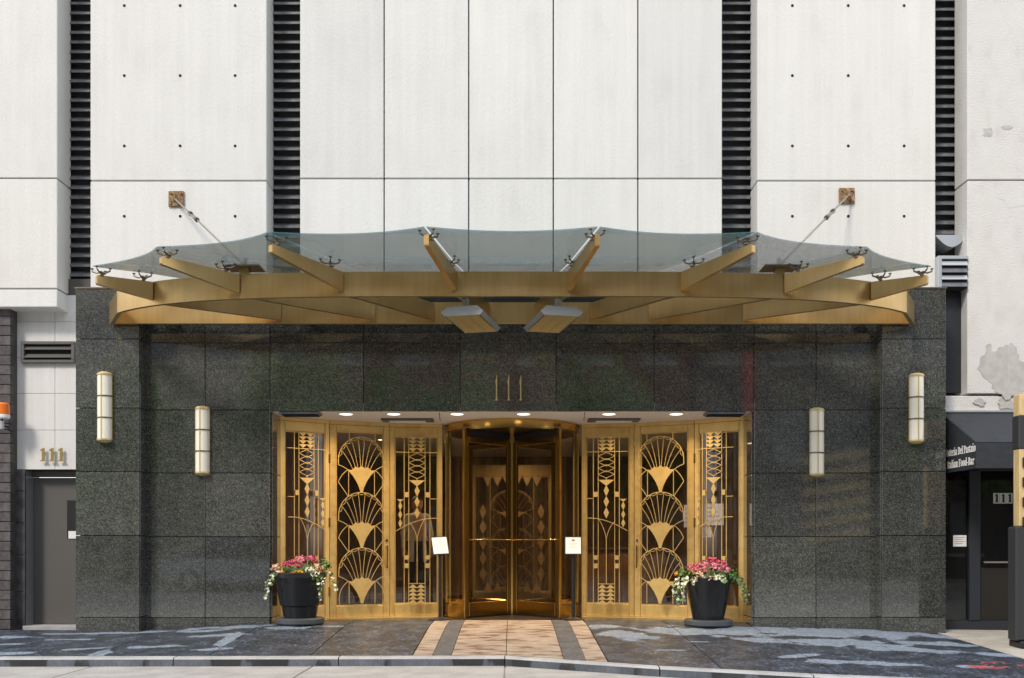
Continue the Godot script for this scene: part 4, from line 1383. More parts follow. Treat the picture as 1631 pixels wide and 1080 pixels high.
# ---------------------------------------------------------------- left of the portal
func build_left() -> void:
	var z := -0.65
	var t := thing("white_tiled_wall", "white tiled wall over the grey service door at left", "wall", Vector3(-6.8, 2.3, z))
	var q := -t.position
	var xs := [sx(17.5, z), sx(87.4, z), -6.1]
	var ys := [sy(748, z), sy(685, z), sy(626.7, z), sy(569.5, z), sy(512.6, z), sy(470, z)]
	for i in 2:
		for k in 5:
			block("wall_tile", Vector3(xs[i] + 0.0025, ys[k] + 0.0025, z - 0.03) + q, Vector3(xs[i + 1] - 0.0025, ys[k + 1] - 0.0025, z) + q, M.concrete, t, 0.002)
	var c := mb()
	span(c, Vector3(-10.4, ys[0] + 0.004, z - 0.4) + q, Vector3(-6.0, 5.2, z - 0.031) + q)
	obj("wall_core", c, M.joint, t)
	var v := thing("wall_vent", "dark metal vent with two slats in the white tiled wall", "vent", sp(79, 562, z))
	var w := sx(122, z) - sx(37, z)
	var h := sy(545, z) - sy(579, z)
	block("vent_back", Vector3(-w / 2 + 0.01, -h / 2 + 0.01, 0.001), Vector3(w / 2 - 0.01, h / 2 - 0.01, 0.006), M.dark, v)
	for e in [[-w / 2, -h / 2, w / 2, -h / 2 + 0.045], [-w / 2, h / 2 - 0.045, w / 2, h / 2], [-w / 2, -h / 2 + 0.046, -w / 2 + 0.05, h / 2 - 0.046], [w / 2 - 0.05, -h / 2 + 0.046, w / 2, h / 2 - 0.046]]:
		block("vent_frame", Vector3(e[0], e[1], 0.001), Vector3(e[2], e[3], 0.07), M.service, v, 0.005)
	for k in 2:
		put("slat", bevel(Vector3(w - 0.1, 0.085, 0.012), 0.003), M.service, v, Transform3D(Basis(Vector3.RIGHT, -0.75), Vector3(0, 0.065 - k * 0.12, 0.04)))
	# grey tile pier
	var p := thing("tiled_pier", "narrow pier of dark grey tiles beside the service door", "pier", Vector3(sx(28, -0.62), 0, -0.62))
	var px := [sx(17.5, -0.62) - p.position.x, sx(39.5, -0.62) - p.position.x]
	var py := [-0.2, sy(942, -0.62), sy(884, -0.62), sy(833, -0.62), sy(782, -0.62), ys[0] - 0.004]
	for k in 5:
		block("wall_tile", Vector3(px[0] + 0.003, py[k] + 0.004, -0.04), Vector3(px[1], py[k + 1] - 0.004, 0), M.tile, p, 0.003)
	c = mb()
	span(c, Vector3(px[0], -0.2, -0.45), Vector3(px[1], ys[0] - 0.01, -0.041))
	obj("pier_core", c, M.galv, p)
	# door
	var dz := -0.88
	var d := thing("service_door", "plain grey service door with a small narrow window", "door", Vector3(sx(86, dz), wall_y(-6.7), dz))
	var o := -d.position
	var x0 := sx(40, -0.66)
	block("door_leaf", Vector3(sx(53, dz), 0.02 + d.position.y, dz - 0.05) + o, Vector3(-6.05, sy(761, dz), dz) + o, M.service, d, 0.006)
	block("door_frame", Vector3(x0, d.position.y, dz - 0.06) + o, Vector3(sx(52.5, dz), ys[0] - 0.01, dz + 0.05) + o, M.navy, d, 0.006)
	block("door_frame", Vector3(sx(52.5, dz), sy(760, dz), dz - 0.06) + o, Vector3(-6.05, ys[0] - 0.01, dz + 0.05) + o, M.service, d, 0.006)
	block("door_sill", Vector3(x0, d.position.y - 0.1, dz - 0.05) + o, Vector3(-6.2, d.position.y + 0.018, dz + 0.30) + o, M.kerb_top, d, 0.006)
	block("door_window", Vector3(sx(107, dz), sy(858, dz), dz + 0.001) + o, Vector3(-6.1, sy(797, dz), dz + 0.01) + o, M.black, d, 0.003)
	block("notice", Vector3(sx(109.5, dz), sy(858, dz), dz + 0.011) + o, Vector3(-6.12, sy(846, dz), dz + 0.014) + o, M.paper, d, 0.001)
	# brick house end at the far left
	var b := thing("brick_wall", "dark brown brick wall at the left edge of the picture", "wall", Vector3(-8.6, 0, -0.45))
	var zb := -0.45
	var xe := sx(17, zb) + 8.6
	var y := -0.25
	var row := 0
	var full := bevel(Vector3(0.392, 0.138, 0.1), 0.006)
	var cut := bevel(Vector3(0.192, 0.138, 0.1), 0.006)
	while y < sy(492, zb) - 0.1:
		var x := xe
		var first := row % 2 == 0
		while x > -1.2:
			var wd := 0.2 if first else 0.4
			put("brick", cut if first else full, M.brick if rng.randf() < 0.6 else M.brick2, b, at(x - wd / 2, y + 0.072, -0.05 + rng.randf() * 0.003))
			x -= wd
			first = false
		y += 0.1465
		row += 1
	c = mb()
	span(c, Vector3(-1.6, -0.3, -0.3), Vector3(xe - 0.006, y - 0.002, -0.057))
	obj("mortar", c, M.joint, b)
	var lampt := thing("warning_beacon", "orange and white warning beacon on the brick wall", "beacon", sp(5.5, 665, -0.30))
	var st := mb()
	add_lathe(st, [Vector2(0.085, 0.045), Vector2(0.088, 0.05), Vector2(0.085, 0.19), Vector2(0.07, 0.215), Vector2(0.0, 0.22)], 20)
	obj("orange_lens", st, M.orange, lampt)
	st = mb()
	add_lathe(st, [Vector2(0.0, -0.02), Vector2(0.08, -0.02), Vector2(0.09, 0.0), Vector2(0.09, 0.042), Vector2(0.0, 0.044)], 20)
	obj("white_base", st, M.white, lampt)
	put("lamp_body", rod(Vector3(-0.02, -0.17, 0), Vector3(-0.02, -0.05, 0), 0.028, 12), M.galv, lampt)
	put("lamp_neck", rod(Vector3(-0.02, -0.051, 0), Vector3(-0.02, -0.021, 0), 0.015, 10), M.black, lampt)
	put("cable", rod(Vector3(-0.02, -0.16, 0), Vector3(0.08, -0.19, -0.14), 0.009, 6), M.black, lampt)
	put("bracket", rod(Vector3(-0.02, -0.12, -0.02), Vector3(-0.02, -0.12, -0.15), 0.012, 6), M.black, lampt)

# ---------------------------------------------------------------- right of the portal
func text(parent: Node, s: String, size: float, m: Material, xf: Transform3D, depth := 0.004, font := "Droid Serif", squeeze := 1.0) -> void:
	var tm := TextMesh.new()
	var f := SystemFont.new()
	f.font_names = PackedStringArray([font])
	f.font_weight = 700
	tm.font = f
	tm.text = s
	tm.font_size = 48
	tm.pixel_size = size / 48.0
	tm.depth = depth
	put("lettering", tm, m, parent, xf * Transform3D(Basis().scaled(Vector3(squeeze, 1, 1)), Vector3.ZERO))

func build_right() -> void:
	var z := -0.45
	var g := wall_y(6.9)
	var t := thing("restaurant_front", "black framed restaurant entrance with glass door under the awning", "storefront", Vector3(6.9, g, z))
	var q := -t.position
	var top := 3.02
	var xs := [6.2, sx(1543, z), sx(1561, z), sx(1640, z), 10.4]
	var c := mb()
	span(c, Vector3(6.1, g - 0.1, -3.2) + q, Vector3(10.4, 3.2, -3.0) + q)
	obj("back_wall", c, M.wood_dark, t)
	c = mb()
	span(c, Vector3(6.0, g - 0.1, -3.0) + q, Vector3(10.4, g - 0.02, z - 0.12) + q)
	obj("inner_floor", c, M.lobby_floor, t)
	c = mb()
	span(c, Vector3(6.0, top + 0.005, -3.0) + q, Vector3(10.4, 3.2, z - 0.02) + q)
	obj("inner_ceiling", c, M.ceiling, t)
	c = mb()
	span(c, Vector3(5.9, g - 0.1, -3.0) + q, Vector3(6.06, 3.2, z - 0.06) + q)
	span(c, Vector3(10.41, g - 0.1, -3.2) + q, Vector3(10.5, 3.2, z) + q)
	obj("side_wall", c, M.wood_dark, t)
	var fr := func(a: Vector3, b: Vector3, m: Material, called := "frame") -> void:
		block(called, a + q, b + q, m, t, 0.006)
	fr.call(Vector3(6.2, g, z - 0.08), Vector3(10.4, g + 0.14, z), M.navy)
	fr.call(Vector3(6.2, top - 0.75, z - 0.08), Vector3(10.4, top, z), M.black)
	fr.call(Vector3(xs[1], g + 0.141, z - 0.08), Vector3(xs[2], top - 0.751, z + 0.02), M.navy, "post")
	fr.call(Vector3(sx(1618, z), g + 0.141, z - 0.08), Vector3(xs[3] + 0.1, top - 0.751, z + 0.02), M.navy, "post")
	fr.call(Vector3(6.2, g + 0.141, z - 0.08), Vector3(6.33, top - 0.751, z + 0.0), M.navy, "post")
	for e in [[6.33, xs[1]], [xs[2], sx(1618, z)], [xs[3] + 0.1, 10.4]]:
		var gl := mb()
		span(gl, Vector3(e[0], g + 0.14, z - 0.045) + q, Vector3(e[1], top - 0.75, z - 0.04) + q)
		obj("glass_pane", gl, M.shop_glass, t)
	put("push_bar", rod(Vector3(sx(1564, z), sy(895.5, z), z + 0.05) + q, Vector3(sx(1617, z), sy(895.5, z), z + 0.05) + q, 0.016), M.steel, t)
	fr.call(Vector3(sx(1563, z), g + 0.142, z - 0.03), Vector3(sx(1617, z), sy(904, z), z - 0.02), M.kick, "kick_panel")
	var pn := thing("notice", "small white notice taped inside the restaurant window", "notice", sp(1530.5, 861.5, z + 0.0))
	block("sheet", Vector3(-0.10, -0.085, -0.036), Vector3(0.10, 0.085, -0.033), M.paper, pn, 0.001)
	for k in 4:
		block("print_line", Vector3(-0.07, 0.045 - k * 0.03, -0.0325), Vector3(0.07 - 0.03 * (k % 2), 0.053 - k * 0.03, -0.0318), M.ink, pn, 0.0003)
	var nm := thing("number_plate", "white plate with black number 111 on the restaurant door", "number", sp(1599, 793.5, z))
	for k in 3:
		block("tile", Vector3(-0.145 + k * 0.098, -0.078, -0.03), Vector3(-0.051 + k * 0.098, 0.078, -0.026), M.white, nm, 0.001)
		put("numeral", numeral_mesh(0.125, false), M.black, nm, at(-0.094 + k * 0.098, -0.062, -0.035))
	# awning
	var a := thing("awning", "navy fabric awning with white lettering over the restaurant door", "awning", Vector3(6.36, 2.2, 0.0))
	var ax := 6.36
	var fz := 0.75
	var yb := 2.215
	var yf := 2.567
	var wt := 3.115
	q = -a.position
	c = mb()
	var side := PackedVector2Array([Vector2(-0.33, yb), Vector2(fz, yb), Vector2(fz, yf), Vector2(-0.33, wt)])
	add_prism(c, side, -0.006, 0.006, Transform3D(Basis(Vector3(0, 0, 1), Vector3.UP, Vector3(-1, 0, 0)), Vector3(ax, 0, 0) + q))
	obj("side_panel", c, M.awning, a)
	c = mb()
	for lift in [0.0, 0.006]:
		poly(c, [Vector3(ax, wt + lift, -0.33) + q, Vector3(10.2, wt + lift, -0.33) + q, Vector3(10.2, yf + lift, fz) + q, Vector3(ax, yf + lift, fz) + q], Vector3(0, 1 if lift else -1, 0.5 if lift else -0.5))
	obj("top_panel", c, M.awning, a)
	block("valance", Vector3(ax, yb, fz - 0.004) + q, Vector3(10.2, yf - 0.004, fz + 0.004) + q, M.awning, a, 0.002)
	block("wall_batten", Vector3(ax, wt + 0.01, -0.345) + q, Vector3(10.2, wt + 0.04, -0.30) + q, M.galv, a, 0.003)
	var face := Transform3D(Basis(Vector3(0, 0, 1), Vector3.UP, Vector3(-1, 0, 0)), Vector3(ax - 0.008, 0, 0) + q)
	text(a, "Osteria Del Pastaio", 0.152, M.white, face * at(0.30, 2.50, 0), 0.004, "Droid Serif", 0.62)
	text(a, "Italian Food-Bar", 0.152, M.white, face * at(0.30, 2.325, 0), 0.004, "Droid Serif", 0.66)
	# terrace screen at the right edge
	var e := thing("terrace_post", "pale timber terrace post with black wraps at the right edge", "post", Vector3(6.52, ground(6.52, 1.5), 1.5))
	var H := 3.12
	block("timber", Vector3(0.0, 1.56, -0.08), Vector3(0.42, H + 0.15, 0.08), M.pine, e, 0.012)
	block("tarpaulin", Vector3(-0.06, 0.09, -0.11), Vector3(0.55, 1.56, 0.11), M.tarp, e, 0.02)
	block("foot", Vector3(-0.02, 0.0, -0.16), Vector3(0.5, 0.09, 0.16), M.black, e, 0.02)
	block("wrap", Vector3(-0.012, 2.55, -0.095), Vector3(0.44, 3.0, 0.095), M.tarp, e, 0.02)
	for k in 4:
		block("hook_block", Vector3(0.03, 2.32 - k * 0.255, 0.081), Vector3(0.22, 2.45 - k * 0.255, 0.13), M.black, e, 0.012)

# ---------------------------------------------------------------- planters
func leaf(st: SurfaceTool, p: Vector3, n: Vector3, size: float, col: Color, up := Vector3.UP) -> void:
	n = n.normalized()
	var u := n.cross(up)
	if u.length() < 0.05: u = n.cross(Vector3.RIGHT)
	u = u.normalized().rotated(n, rng.randf() * TAU)
	var v := n.cross(u)
	var pts := []
	for e in [[0.0, -0.5], [0.42, -0.15], [0.36, 0.25], [0.0, 0.55], [-0.36, 0.25], [-0.42, -0.15]]:
		pts.append(p + (u * e[0] + v * e[1] + n * (-0.35 * absf(e[0]))) * size)
	for k in [[0, 2, 1], [0, 3, 2], [0, 4, 3], [0, 5, 4]]:
		for j in k:
			st.set_color(col)
			st.set_normal(n)
			st.add_vertex(pts[j])

func shade(c: Color, a := 0.25) -> Color:
	var f := 1.0 + rng.randf_range(-a, a)
	return Color(c.r * f, c.g * f * (1.0 + rng.randf_range(-0.06, 0.06)), c.b * f)

func bloom(parent: Node, p: Vector3, r: float, col: Color, n := 70, size := 0.035) -> void:
	var st := mb()
	for i in n:
		var d := Vector3(rng.randfn(), rng.randfn() * 0.8 + 0.25, rng.randfn()).normalized()
		leaf(st, d * r * rng.randf_range(0.55, 1.0) * Vector3(1.1, 0.8, 1.1), d + Vector3(rng.randfn(), rng.randfn(), rng.randfn()) * 0.35, size * rng.randf_range(0.7, 1.2), shade(col, 0.3))
	obj("flower_head", st, M.petal, parent, Transform3D(Basis(), p))

func vine(parent: Node, p: Vector3, out: Vector3, length: float, col: Color, size := 0.045) -> void:
	var st := mb()
	var q := p
	var d := out.normalized() * 0.35 + Vector3(0, 0.3, 0)
	var n := int(length / 0.026)
	for i in n:
		d = (d + Vector3(rng.randfn() * 0.10, -0.24, rng.randfn() * 0.10)).normalized()
		q += d * 0.02
		for k in 2:
			var off := Vector3(rng.randfn(), rng.randfn() * 0.5, rng.randfn()) * 0.022
			leaf(st, q + off, out + Vector3(rng.randfn() * 0.6, rng.randf() * 0.8, rng.randfn() * 0.6), size * rng.randf_range(0.6, 1.15), shade(col if rng.randf() < 0.6 else Color(0.12, 0.22, 0.06), 0.25))
	obj("trailing_vine", st, M.petal, parent)

func tuft(parent: Node, p: Vector3, r: float, col: Color, n := 120, size := 0.04, flat := 0.7) -> void:
	var st := mb()
	for i in n:
		var d := Vector3(rng.randfn(), rng.randfn() * flat, rng.randfn()).normalized()
		leaf(st, p + d * r * sqrt(rng.randf()), d + Vector3(0, 0.5, 0) + Vector3(rng.randfn(), rng.randfn(), rng.randfn()) * 0.4, size * rng.randf_range(0.6, 1.2), shade(col, 0.35))
	obj("foliage", st, M.petal, parent)

func build_planters() -> void:
	var pm := StandardMaterial3D.new()
	pm.vertex_color_use_as_albedo = true
	pm.roughness = 0.6
	pm.backlight_enabled = true
	pm.backlight = Color(0.35, 0.35, 0.3)
	M.petal = pm
	for s in [-1.0, 1.0]:
		var base := Vector3(sx(478, -0.12) if s < 0 else sx(1128, -0.12), 0.0, -0.12)
		base.y = ground(base.x, base.z) + 0.004
		var w := "left" if s < 0 else "right"
		var t := thing("planter", "glossy black tapered planter on a grey saucer, %s of the entrance" % w, "planter", base, "black planters")
		var st := mb()
		add_lathe(st, [Vector2(0.0, 0.0), Vector2(0.335, 0.0), Vector2(0.35, 0.02), Vector2(0.35, 0.075), Vector2(0.33, 0.09), Vector2(0.0, 0.09)], 40)
		obj("saucer", st, M.saucer, t)
		st = mb()
		if s < 0: add_lathe(st, [Vector2(0.0, 0.092), Vector2(0.235, 0.092), Vector2(0.262, 0.26), Vector2(0.285, 0.275), Vector2(0.352, 0.60), Vector2(0.38, 0.68), Vector2(0.382, 0.74), Vector2(0.37, 0.755), Vector2(0.345, 0.75), Vector2(0.33, 0.69), Vector2(0.0, 0.69)], 48)
		else: add_lathe(st, [Vector2(0.0, 0.092), Vector2(0.225, 0.092), Vector2(0.262, 0.27), Vector2(0.325, 0.60), Vector2(0.345, 0.70), Vector2(0.335, 0.72), Vector2(0.31, 0.715), Vector2(0.295, 0.66), Vector2(0.0, 0.66)], 48)
		obj("pot", st, M.pot, t)
		var f := thing("flower_arrangement", "pink and peach flowers with trailing ivy in the %s planter" % w, "flowers", base + Vector3(0, 0.69 if s < 0 else 0.66, 0), "flowers in the planters")
		var pink := Color(0.62, 0.10, 0.20)
		var rose := Color(0.68, 0.22, 0.30)
		var peach := Color(0.78, 0.50, 0.36)
		var white := Color(0.72, 0.74, 0.56)
		var green := Color(0.06, 0.14, 0.03)
		st = mb()
		add_lathe(st, [Vector2(0.30, 0.003), Vector2(0.2, 0.03), Vector2(0.0, 0.05)], 20)
		obj("soil", st, M.soil, f)
		tuft(f, Vector3(0, 0.06, 0), 0.30, green, 420, 0.06, 0.3)
		if s < 0:
			for e in [[-0.16, 0.17, 0.06, 0.10, pink], [0.0, 0.24, 0.0, 0.10, rose], [0.0, 0.14, 0.14, 0.11, pink], [0.17, 0.26, -0.02, 0.085, pink], [-0.06, 0.20, -0.1, 0.10, pink], [-0.31, 0.12, 0.08, 0.10, peach], [0.27, 0.11, 0.10, 0.11, peach], [0.18, 0.09, 0.2, 0.08, white], [-0.26, 0.04, 0.16, 0.07, white]]:
				bloom(f, Vector3(e[0], e[1], e[2]), e[3], e[4])
			for e in [[-0.22, 0.06, 0.22], [-0.06, 0.05, 0.30], [0.04, 0.07, 0.28], [0.1, 0.05, 0.30]]:
				bloom(f, Vector3(e[0], e[1], e[2]), 0.045, Color(0.78, 0.36, 0.03), 24, 0.03)
			tuft(f, Vector3(0.33, 0.16, -0.1), 0.12, green, 90, 0.05)
			for e in [[-0.30, 0.16, 0.62], [-0.26, 0.2, 0.35], [0.28, 0.16, 0.62], [0.22, 0.24, 0.3], [0.36, -0.02, 0.45]]:
				vine(f, Vector3(e[0], 0.05, e[1]), Vector3(e[0], 0, e[1]), e[2], white)
		else:
			for e in [[-0.2, 0.18, 0.06, 0.12, pink], [-0.05, 0.22, 0.0, 0.11, rose], [0.06, 0.27, -0.04, 0.11, pink], [0.12, 0.18, 0.06, 0.12, rose], [0.22, 0.14, 0.1, 0.09, rose], [-0.10, 0.13, 0.15, 0.10, pink], [0.2, 0.22, -0.06, 0.1, pink], [-0.15, 0.07, 0.22, 0.11, peach], [-0.02, 0.02, 0.28, 0.07, peach], [0.08, 0.04, 0.26, 0.09, white]]:
				bloom(f, Vector3(e[0], e[1], e[2]), e[3], e[4])
			tuft(f, Vector3(0.30, 0.06, 0.06), 0.16, Color(0.07, 0.17, 0.03), 260, 0.04)
			tuft(f, Vector3(-0.36, 0.1, 0.0), 0.11, Color(0.10, 0.19, 0.03), 90, 0.045)
			bloom(f, Vector3(-0.45, 0.09, 0.02), 0.05, Color(0.7, 0.33, 0.03), 20, 0.03)
			for e in [[-0.30, 0.14, 0.50], [-0.34, 0.06, 0.62], [-0.22, 0.24, 0.22], [-0.37, 0.0, 0.5], [0.14, 0.29, 0.16], [0.02, 0.32, 0.10]]:
				vine(f, Vector3(e[0], 0.03, e[1]), Vector3(e[0], 0, e[1]), e[2], white, 0.055)
			for e in [[0.34, 0.12, 0.55], [0.40, 0.0, 0.62], [0.3, 0.22, 0.3]]:
				vine(f, Vector3(e[0], 0.03, e[1]), Vector3(e[0], 0, e[1]), e[2], Color(0.22, 0.30, 0.20), 0.045)

func build_signs() -> void:
	for s in [-1.0, 1.0]:
		var t := thing("sign_stand", "black post sign stand with white notice, %s of the revolving door" % ("left" if s < 0 else "right"), "sign", Vector3(sx(701, -0.95) if s < 0 else sx(913, -0.95), 0.002, -0.95), "notice stands by the revolving door")
		var st := mb()
		add_lathe(st, [Vector2(0.0, 0.0), Vector2(0.175, 0.0), Vector2(0.175, 0.012), Vector2(0.10, 0.025), Vector2(0.03, 0.05), Vector2(0.0, 0.05)], 28)
		obj("base", st, M.black, t)
		put("pole", rod(Vector3(0, 0.045, 0), Vector3(0, 1.04, 0), 0.028, 12), M.black, t)
		var b := node("board", t, Transform3D(Basis(Vector3.UP, 0.35 if s < 0 else -0.05) * Basis(Vector3.FORWARD, -0.05 if s < 0 else 0.0) * Basis(Vector3.RIGHT, -0.35), Vector3(0, 1.15, 0.0)))
		block("board_frame", Vector3(-0.135, -0.15, -0.012), Vector3(0.135, 0.15, 0.0), M.black, b, 0.004)
		block("paper", Vector3(-0.118, -0.133, 0.0005), Vector3(0.118, 0.133, 0.002), M.paper, b, 0.0005)
		if s > 0: block("emblem", Vector3(-0.022, 0.07, 0.0022), Vector3(0.022, 0.10, 0.003), M.red_ink, b, 0.0003)
		for k in 4:
			block("print_line", Vector3(-0.07 + 0.015 * (k % 2), 0.03 - k * 0.022, 0.0022), Vector3(0.07 - 0.02 * (k % 3), 0.036 - k * 0.022, 0.003), M.faint, b, 0.0003)
	var n := thing("window_notice", "pale printed notices taped inside the far right brass screen", "notice", Vector3(3.02, 1.62, -1.32))
	n.rotation.y = 0.60 * -1.0
	for e in [[-0.17, 0.0, 0.30, 0.36], [0.19, 0.02, 0.32, 0.34], [-0.02, -0.26, 0.34, 0.16]]:
		block("sheet", Vector3(e[0] - e[2] / 2, e[1] - e[3] / 2, 0), Vector3(e[0] + e[2] / 2, e[1] + e[3] / 2, 0.002), M.paper, n, 0.0005)
		for k in 4:
			block("print_block", Vector3(e[0] - e[2] * 0.4, e[1] + e[3] * (0.32 - 0.2 * k) - 0.018, 0.0022), Vector3(e[0] + e[2] * (0.1 + 0.08 * k), e[1] + e[3] * (0.32 - 0.2 * k) + 0.012, 0.003), M.faint, n, 0.0003)

# ---------------------------------------------------------------- a person in the lobby
func build_person() -> void:
	var st0 := thing("lobby_step", "low dark step inside the lobby behind the left screen", "step", Vector3(-1.75, 0, -3.2))
	block("step_block", Vector3(-1.0, 0, -1.2), Vector3(1.0, 0.24, 0.6), M.lobby_floor, st0, 0.01)
	var t := thing("person", "person in black trousers and pale open coat standing inside the lobby", "person", Vector3(-1.68, 0.241, -3.15))
	t.rotation.y = 0.25
	# a, b, ra, rb, region: 0 hair 1 skin 2 coat 3 top 4 trousers 5 shoes
	var B := [
		[Vector3(0, 1.66, 0), Vector3(0, 1.60, 0.015), 0.092, 0.082, 1], [Vector3(0, 1.55, 0.03), Vector3(0, 1.535, 0.035), 0.058, 0.045, 1], [Vector3(0, 1.61, 0.10), Vector3(0, 1.585, 0.112), 0.012, 0.016, 1],
		[Vector3(0.086, 1.62, -0.005), Vector3(0.086, 1.595, 0), 0.016, 0.012, 1], [Vector3(-0.086, 1.62, -0.005), Vector3(-0.086, 1.595, 0), 0.016, 0.012, 1],
		[Vector3(0, 1.69, -0.02), Vector3(0, 1.56, -0.06), 0.098, 0.075, 0], [Vector3(0, 1.53, -0.01), Vector3(0, 1.42, -0.02), 0.052, 0.06, 1],
		[Vector3(-0.15, 1.40, -0.02), Vector3(0.15, 1.40, -0.02), 0.075, 0.075, 2], [Vector3(0, 1.36, -0.005), Vector3(0, 1.10, 0.0), 0.135, 0.115, 3], [Vector3(-0.06, 1.3, -0.02), Vector3(-0.07, 1.05, -0.01), 0.115, 0.10, 3], [Vector3(0.06, 1.3, -0.02), Vector3(0.07, 1.05, -0.01), 0.115, 0.10, 3], [Vector3(-0.07, 1.0, -0.01), Vector3(0.07, 1.0, -0.01), 0.118, 0.118, 4],
		[Vector3(-0.19, 1.40, -0.02), Vector3(-0.245, 1.12, -0.03), 0.058, 0.048, 2], [Vector3(-0.245, 1.12, -0.03), Vector3(-0.25, 0.88, 0.03), 0.046, 0.036, 2], [Vector3(0.19, 1.40, -0.02), Vector3(0.245, 1.12, -0.03), 0.058, 0.048, 2], [Vector3(0.245, 1.12, -0.03), Vector3(0.25, 0.88, 0.03), 0.046, 0.036, 2],
		[Vector3(-0.25, 0.86, 0.035), Vector3(-0.25, 0.79, 0.05), 0.032, 0.036, 1], [Vector3(0.25, 0.86, 0.035), Vector3(0.25, 0.79, 0.05), 0.032, 0.036, 1],
		[Vector3(-0.09, 0.95, -0.01), Vector3(-0.10, 0.50, 0.0), 0.092, 0.062, 4], [Vector3(-0.10, 0.50, 0.0), Vector3(-0.105, 0.09, -0.025), 0.060, 0.042, 4], [Vector3(0.09, 0.95, -0.01), Vector3(0.10, 0.50, 0.0), 0.092, 0.062, 4], [Vector3(0.10, 0.50, 0.0), Vector3(0.105, 0.09, -0.025), 0.060, 0.042, 4],
		[Vector3(-0.105, 0.045, -0.03), Vector3(-0.115, 0.032, 0.15), 0.045, 0.032, 5], [Vector3(0.105, 0.045, -0.03), Vector3(0.115, 0.032, 0.15), 0.045, 0.032, 5]]
	for s in [-1.0, 1.0]:
		for k in 4:
			var x: float = s * 0.25 + (k - 1.5) * 0.0175
			B.append([Vector3(x, 0.775, 0.055), Vector3(x, 0.735 - [0.0, 0.012, 0.008, -0.006][k], 0.062), 0.0095, 0.009, 1])
			B.append([Vector3(x, 0.735 - [0.0, 0.012, 0.008, -0.006][k], 0.062), Vector3(x, 0.70 - [0.0, 0.014, 0.009, -0.008][k], 0.052), 0.009, 0.008, 1])
		B.append([Vector3(s * 0.225, 0.815, 0.06), Vector3(s * 0.205, 0.765, 0.085), 0.011, 0.010, 1])
	var cols := [Color(0.008, 0.007, 0.006), Color(0.42, 0.24, 0.16), Color(0.42, 0.40, 0.36), Color(0.42, 0.27, 0.18), Color(0.01, 0.01, 0.012), Color(0.015, 0.013, 0.012)]
	var h := 0.015
	var lo := Vector3(-0.36, -0.02, -0.22)
	var nx := 48
	var ny := 122
	var nz := 30
	var f := PackedFloat32Array()
	f.resize(nx * ny * nz)
	f.fill(1.0)
	for b in B:
		var a: Vector3 = b[0]
		var c: Vector3 = b[1]
		var r := maxf(b[2], b[3]) + 0.06
		var mn := a.min(c) - Vector3.ONE * r
		var mx := a.max(c) + Vector3.ONE * r
		var i0 := ((mn - lo) / h).floor().max(Vector3.ZERO)
		var i1 := ((mx - lo) / h).ceil().min(Vector3(nx - 1, ny - 1, nz - 1))
		var ac := c - a
		var l2 := ac.length_squared()
		var kk := 0.012 if r < 0.1 else 0.03
		for iz in range(int(i0.z), int(i1.z) + 1):
			for iy in range(int(i0.y), int(i1.y) + 1):
				for ix in range(int(i0.x), int(i1.x) + 1):
					var p := lo + Vector3(ix, iy, iz) * h
					var u := clampf((p - a).dot(ac) / l2, 0, 1)
					var d := p.distance_to(a + ac * u) - lerpf(b[2], b[3], u)
					var n := (iz * ny + iy) * nx + ix
					var o := f[n]
					var m := clampf(0.5 + 0.5 * (o - d) / kk, 0, 1)
					f[n] = lerpf(o, d, m) - kk * m * (1.0 - m)
	var idx := {}
	var V := PackedVector3Array()
	var st := mb()
	for iz in nz - 1:
		for iy in ny - 1:
			for ix in nx - 1:
				var s0 := 0
				var acc := Vector3.ZERO
				var cnt := 0
				var val := []
				for k in 8:
					val.append(f[((iz + (k >> 2)) * ny + iy + ((k >> 1) & 1)) * nx + ix + (k & 1)])
					if val[k] < 0.0: s0 += 1
				if s0 == 0 or s0 == 8: continue
				for e in [[0, 1], [2, 3], [4, 5], [6, 7], [0, 2], [1, 3], [4, 6], [5, 7], [0, 4], [1, 5], [2, 6], [3, 7]]:
					var va: float = val[e[0]]
					var vb: float = val[e[1]]
					if (va < 0.0) != (vb < 0.0):
						var u := va / (va - vb)
						var pa := Vector3(e[0] & 1, (e[0] >> 1) & 1, e[0] >> 2)
						var pb := Vector3(e[1] & 1, (e[1] >> 1) & 1, e[1] >> 2)
						acc += pa.lerp(pb, u)
						cnt += 1
				var p := lo + (Vector3(ix, iy, iz) + acc / cnt) * h
				var best := 9.0
				var reg := 0
				for b in B:
					var ac: Vector3 = b[1] - b[0]
					var u := clampf((p - b[0]).dot(ac) / ac.length_squared(), 0, 1)
					var d: float = p.distance_to(b[0] + ac * u) - lerpf(b[2], b[3], u)
					if d < best:
						best = d
						reg = b[4]
				if reg == 3 and absf(p.x) > 0.09: reg = 2
				if reg == 4 and p.y > 0.99: reg = 3
				idx[(iz * ny + iy) * nx + ix] = V.size()
				V.append(p)
				st.set_color(cols[reg])
				st.set_smooth_group(0)
				st.add_vertex(p)
	for key in idx:
		var ix: int = key % nx
		var iy: int = (key / nx) % ny
		var iz: int = key / (nx * ny)
		var v0 := f[key]
		for ax in 3:
			var step: int = [1, nx, nx * ny][ax]
			if key + step >= f.size(): continue
			var v1 := f[key + step]
			if (v0 < 0.0) == (v1 < 0.0): continue
			var u: int = [nx, nx * ny, 1][ax]
			var w: int = [nx * ny, 1, nx][ax]
			if not (idx.has(key - u) and idx.has(key - w) and idx.has(key - u - w)): continue
			var q := [idx[key], idx[key - u], idx[key - u - w], idx[key - w]]
			if v0 < 0.0: q.reverse()
			for j in [0, 1, 2, 0, 2, 3]: st.add_index(q[j])
	st.generate_normals()
	var bm := StandardMaterial3D.new()
	bm.vertex_color_use_as_albedo = true
	bm.roughness = 0.75
	obj("body", st, bm, t)
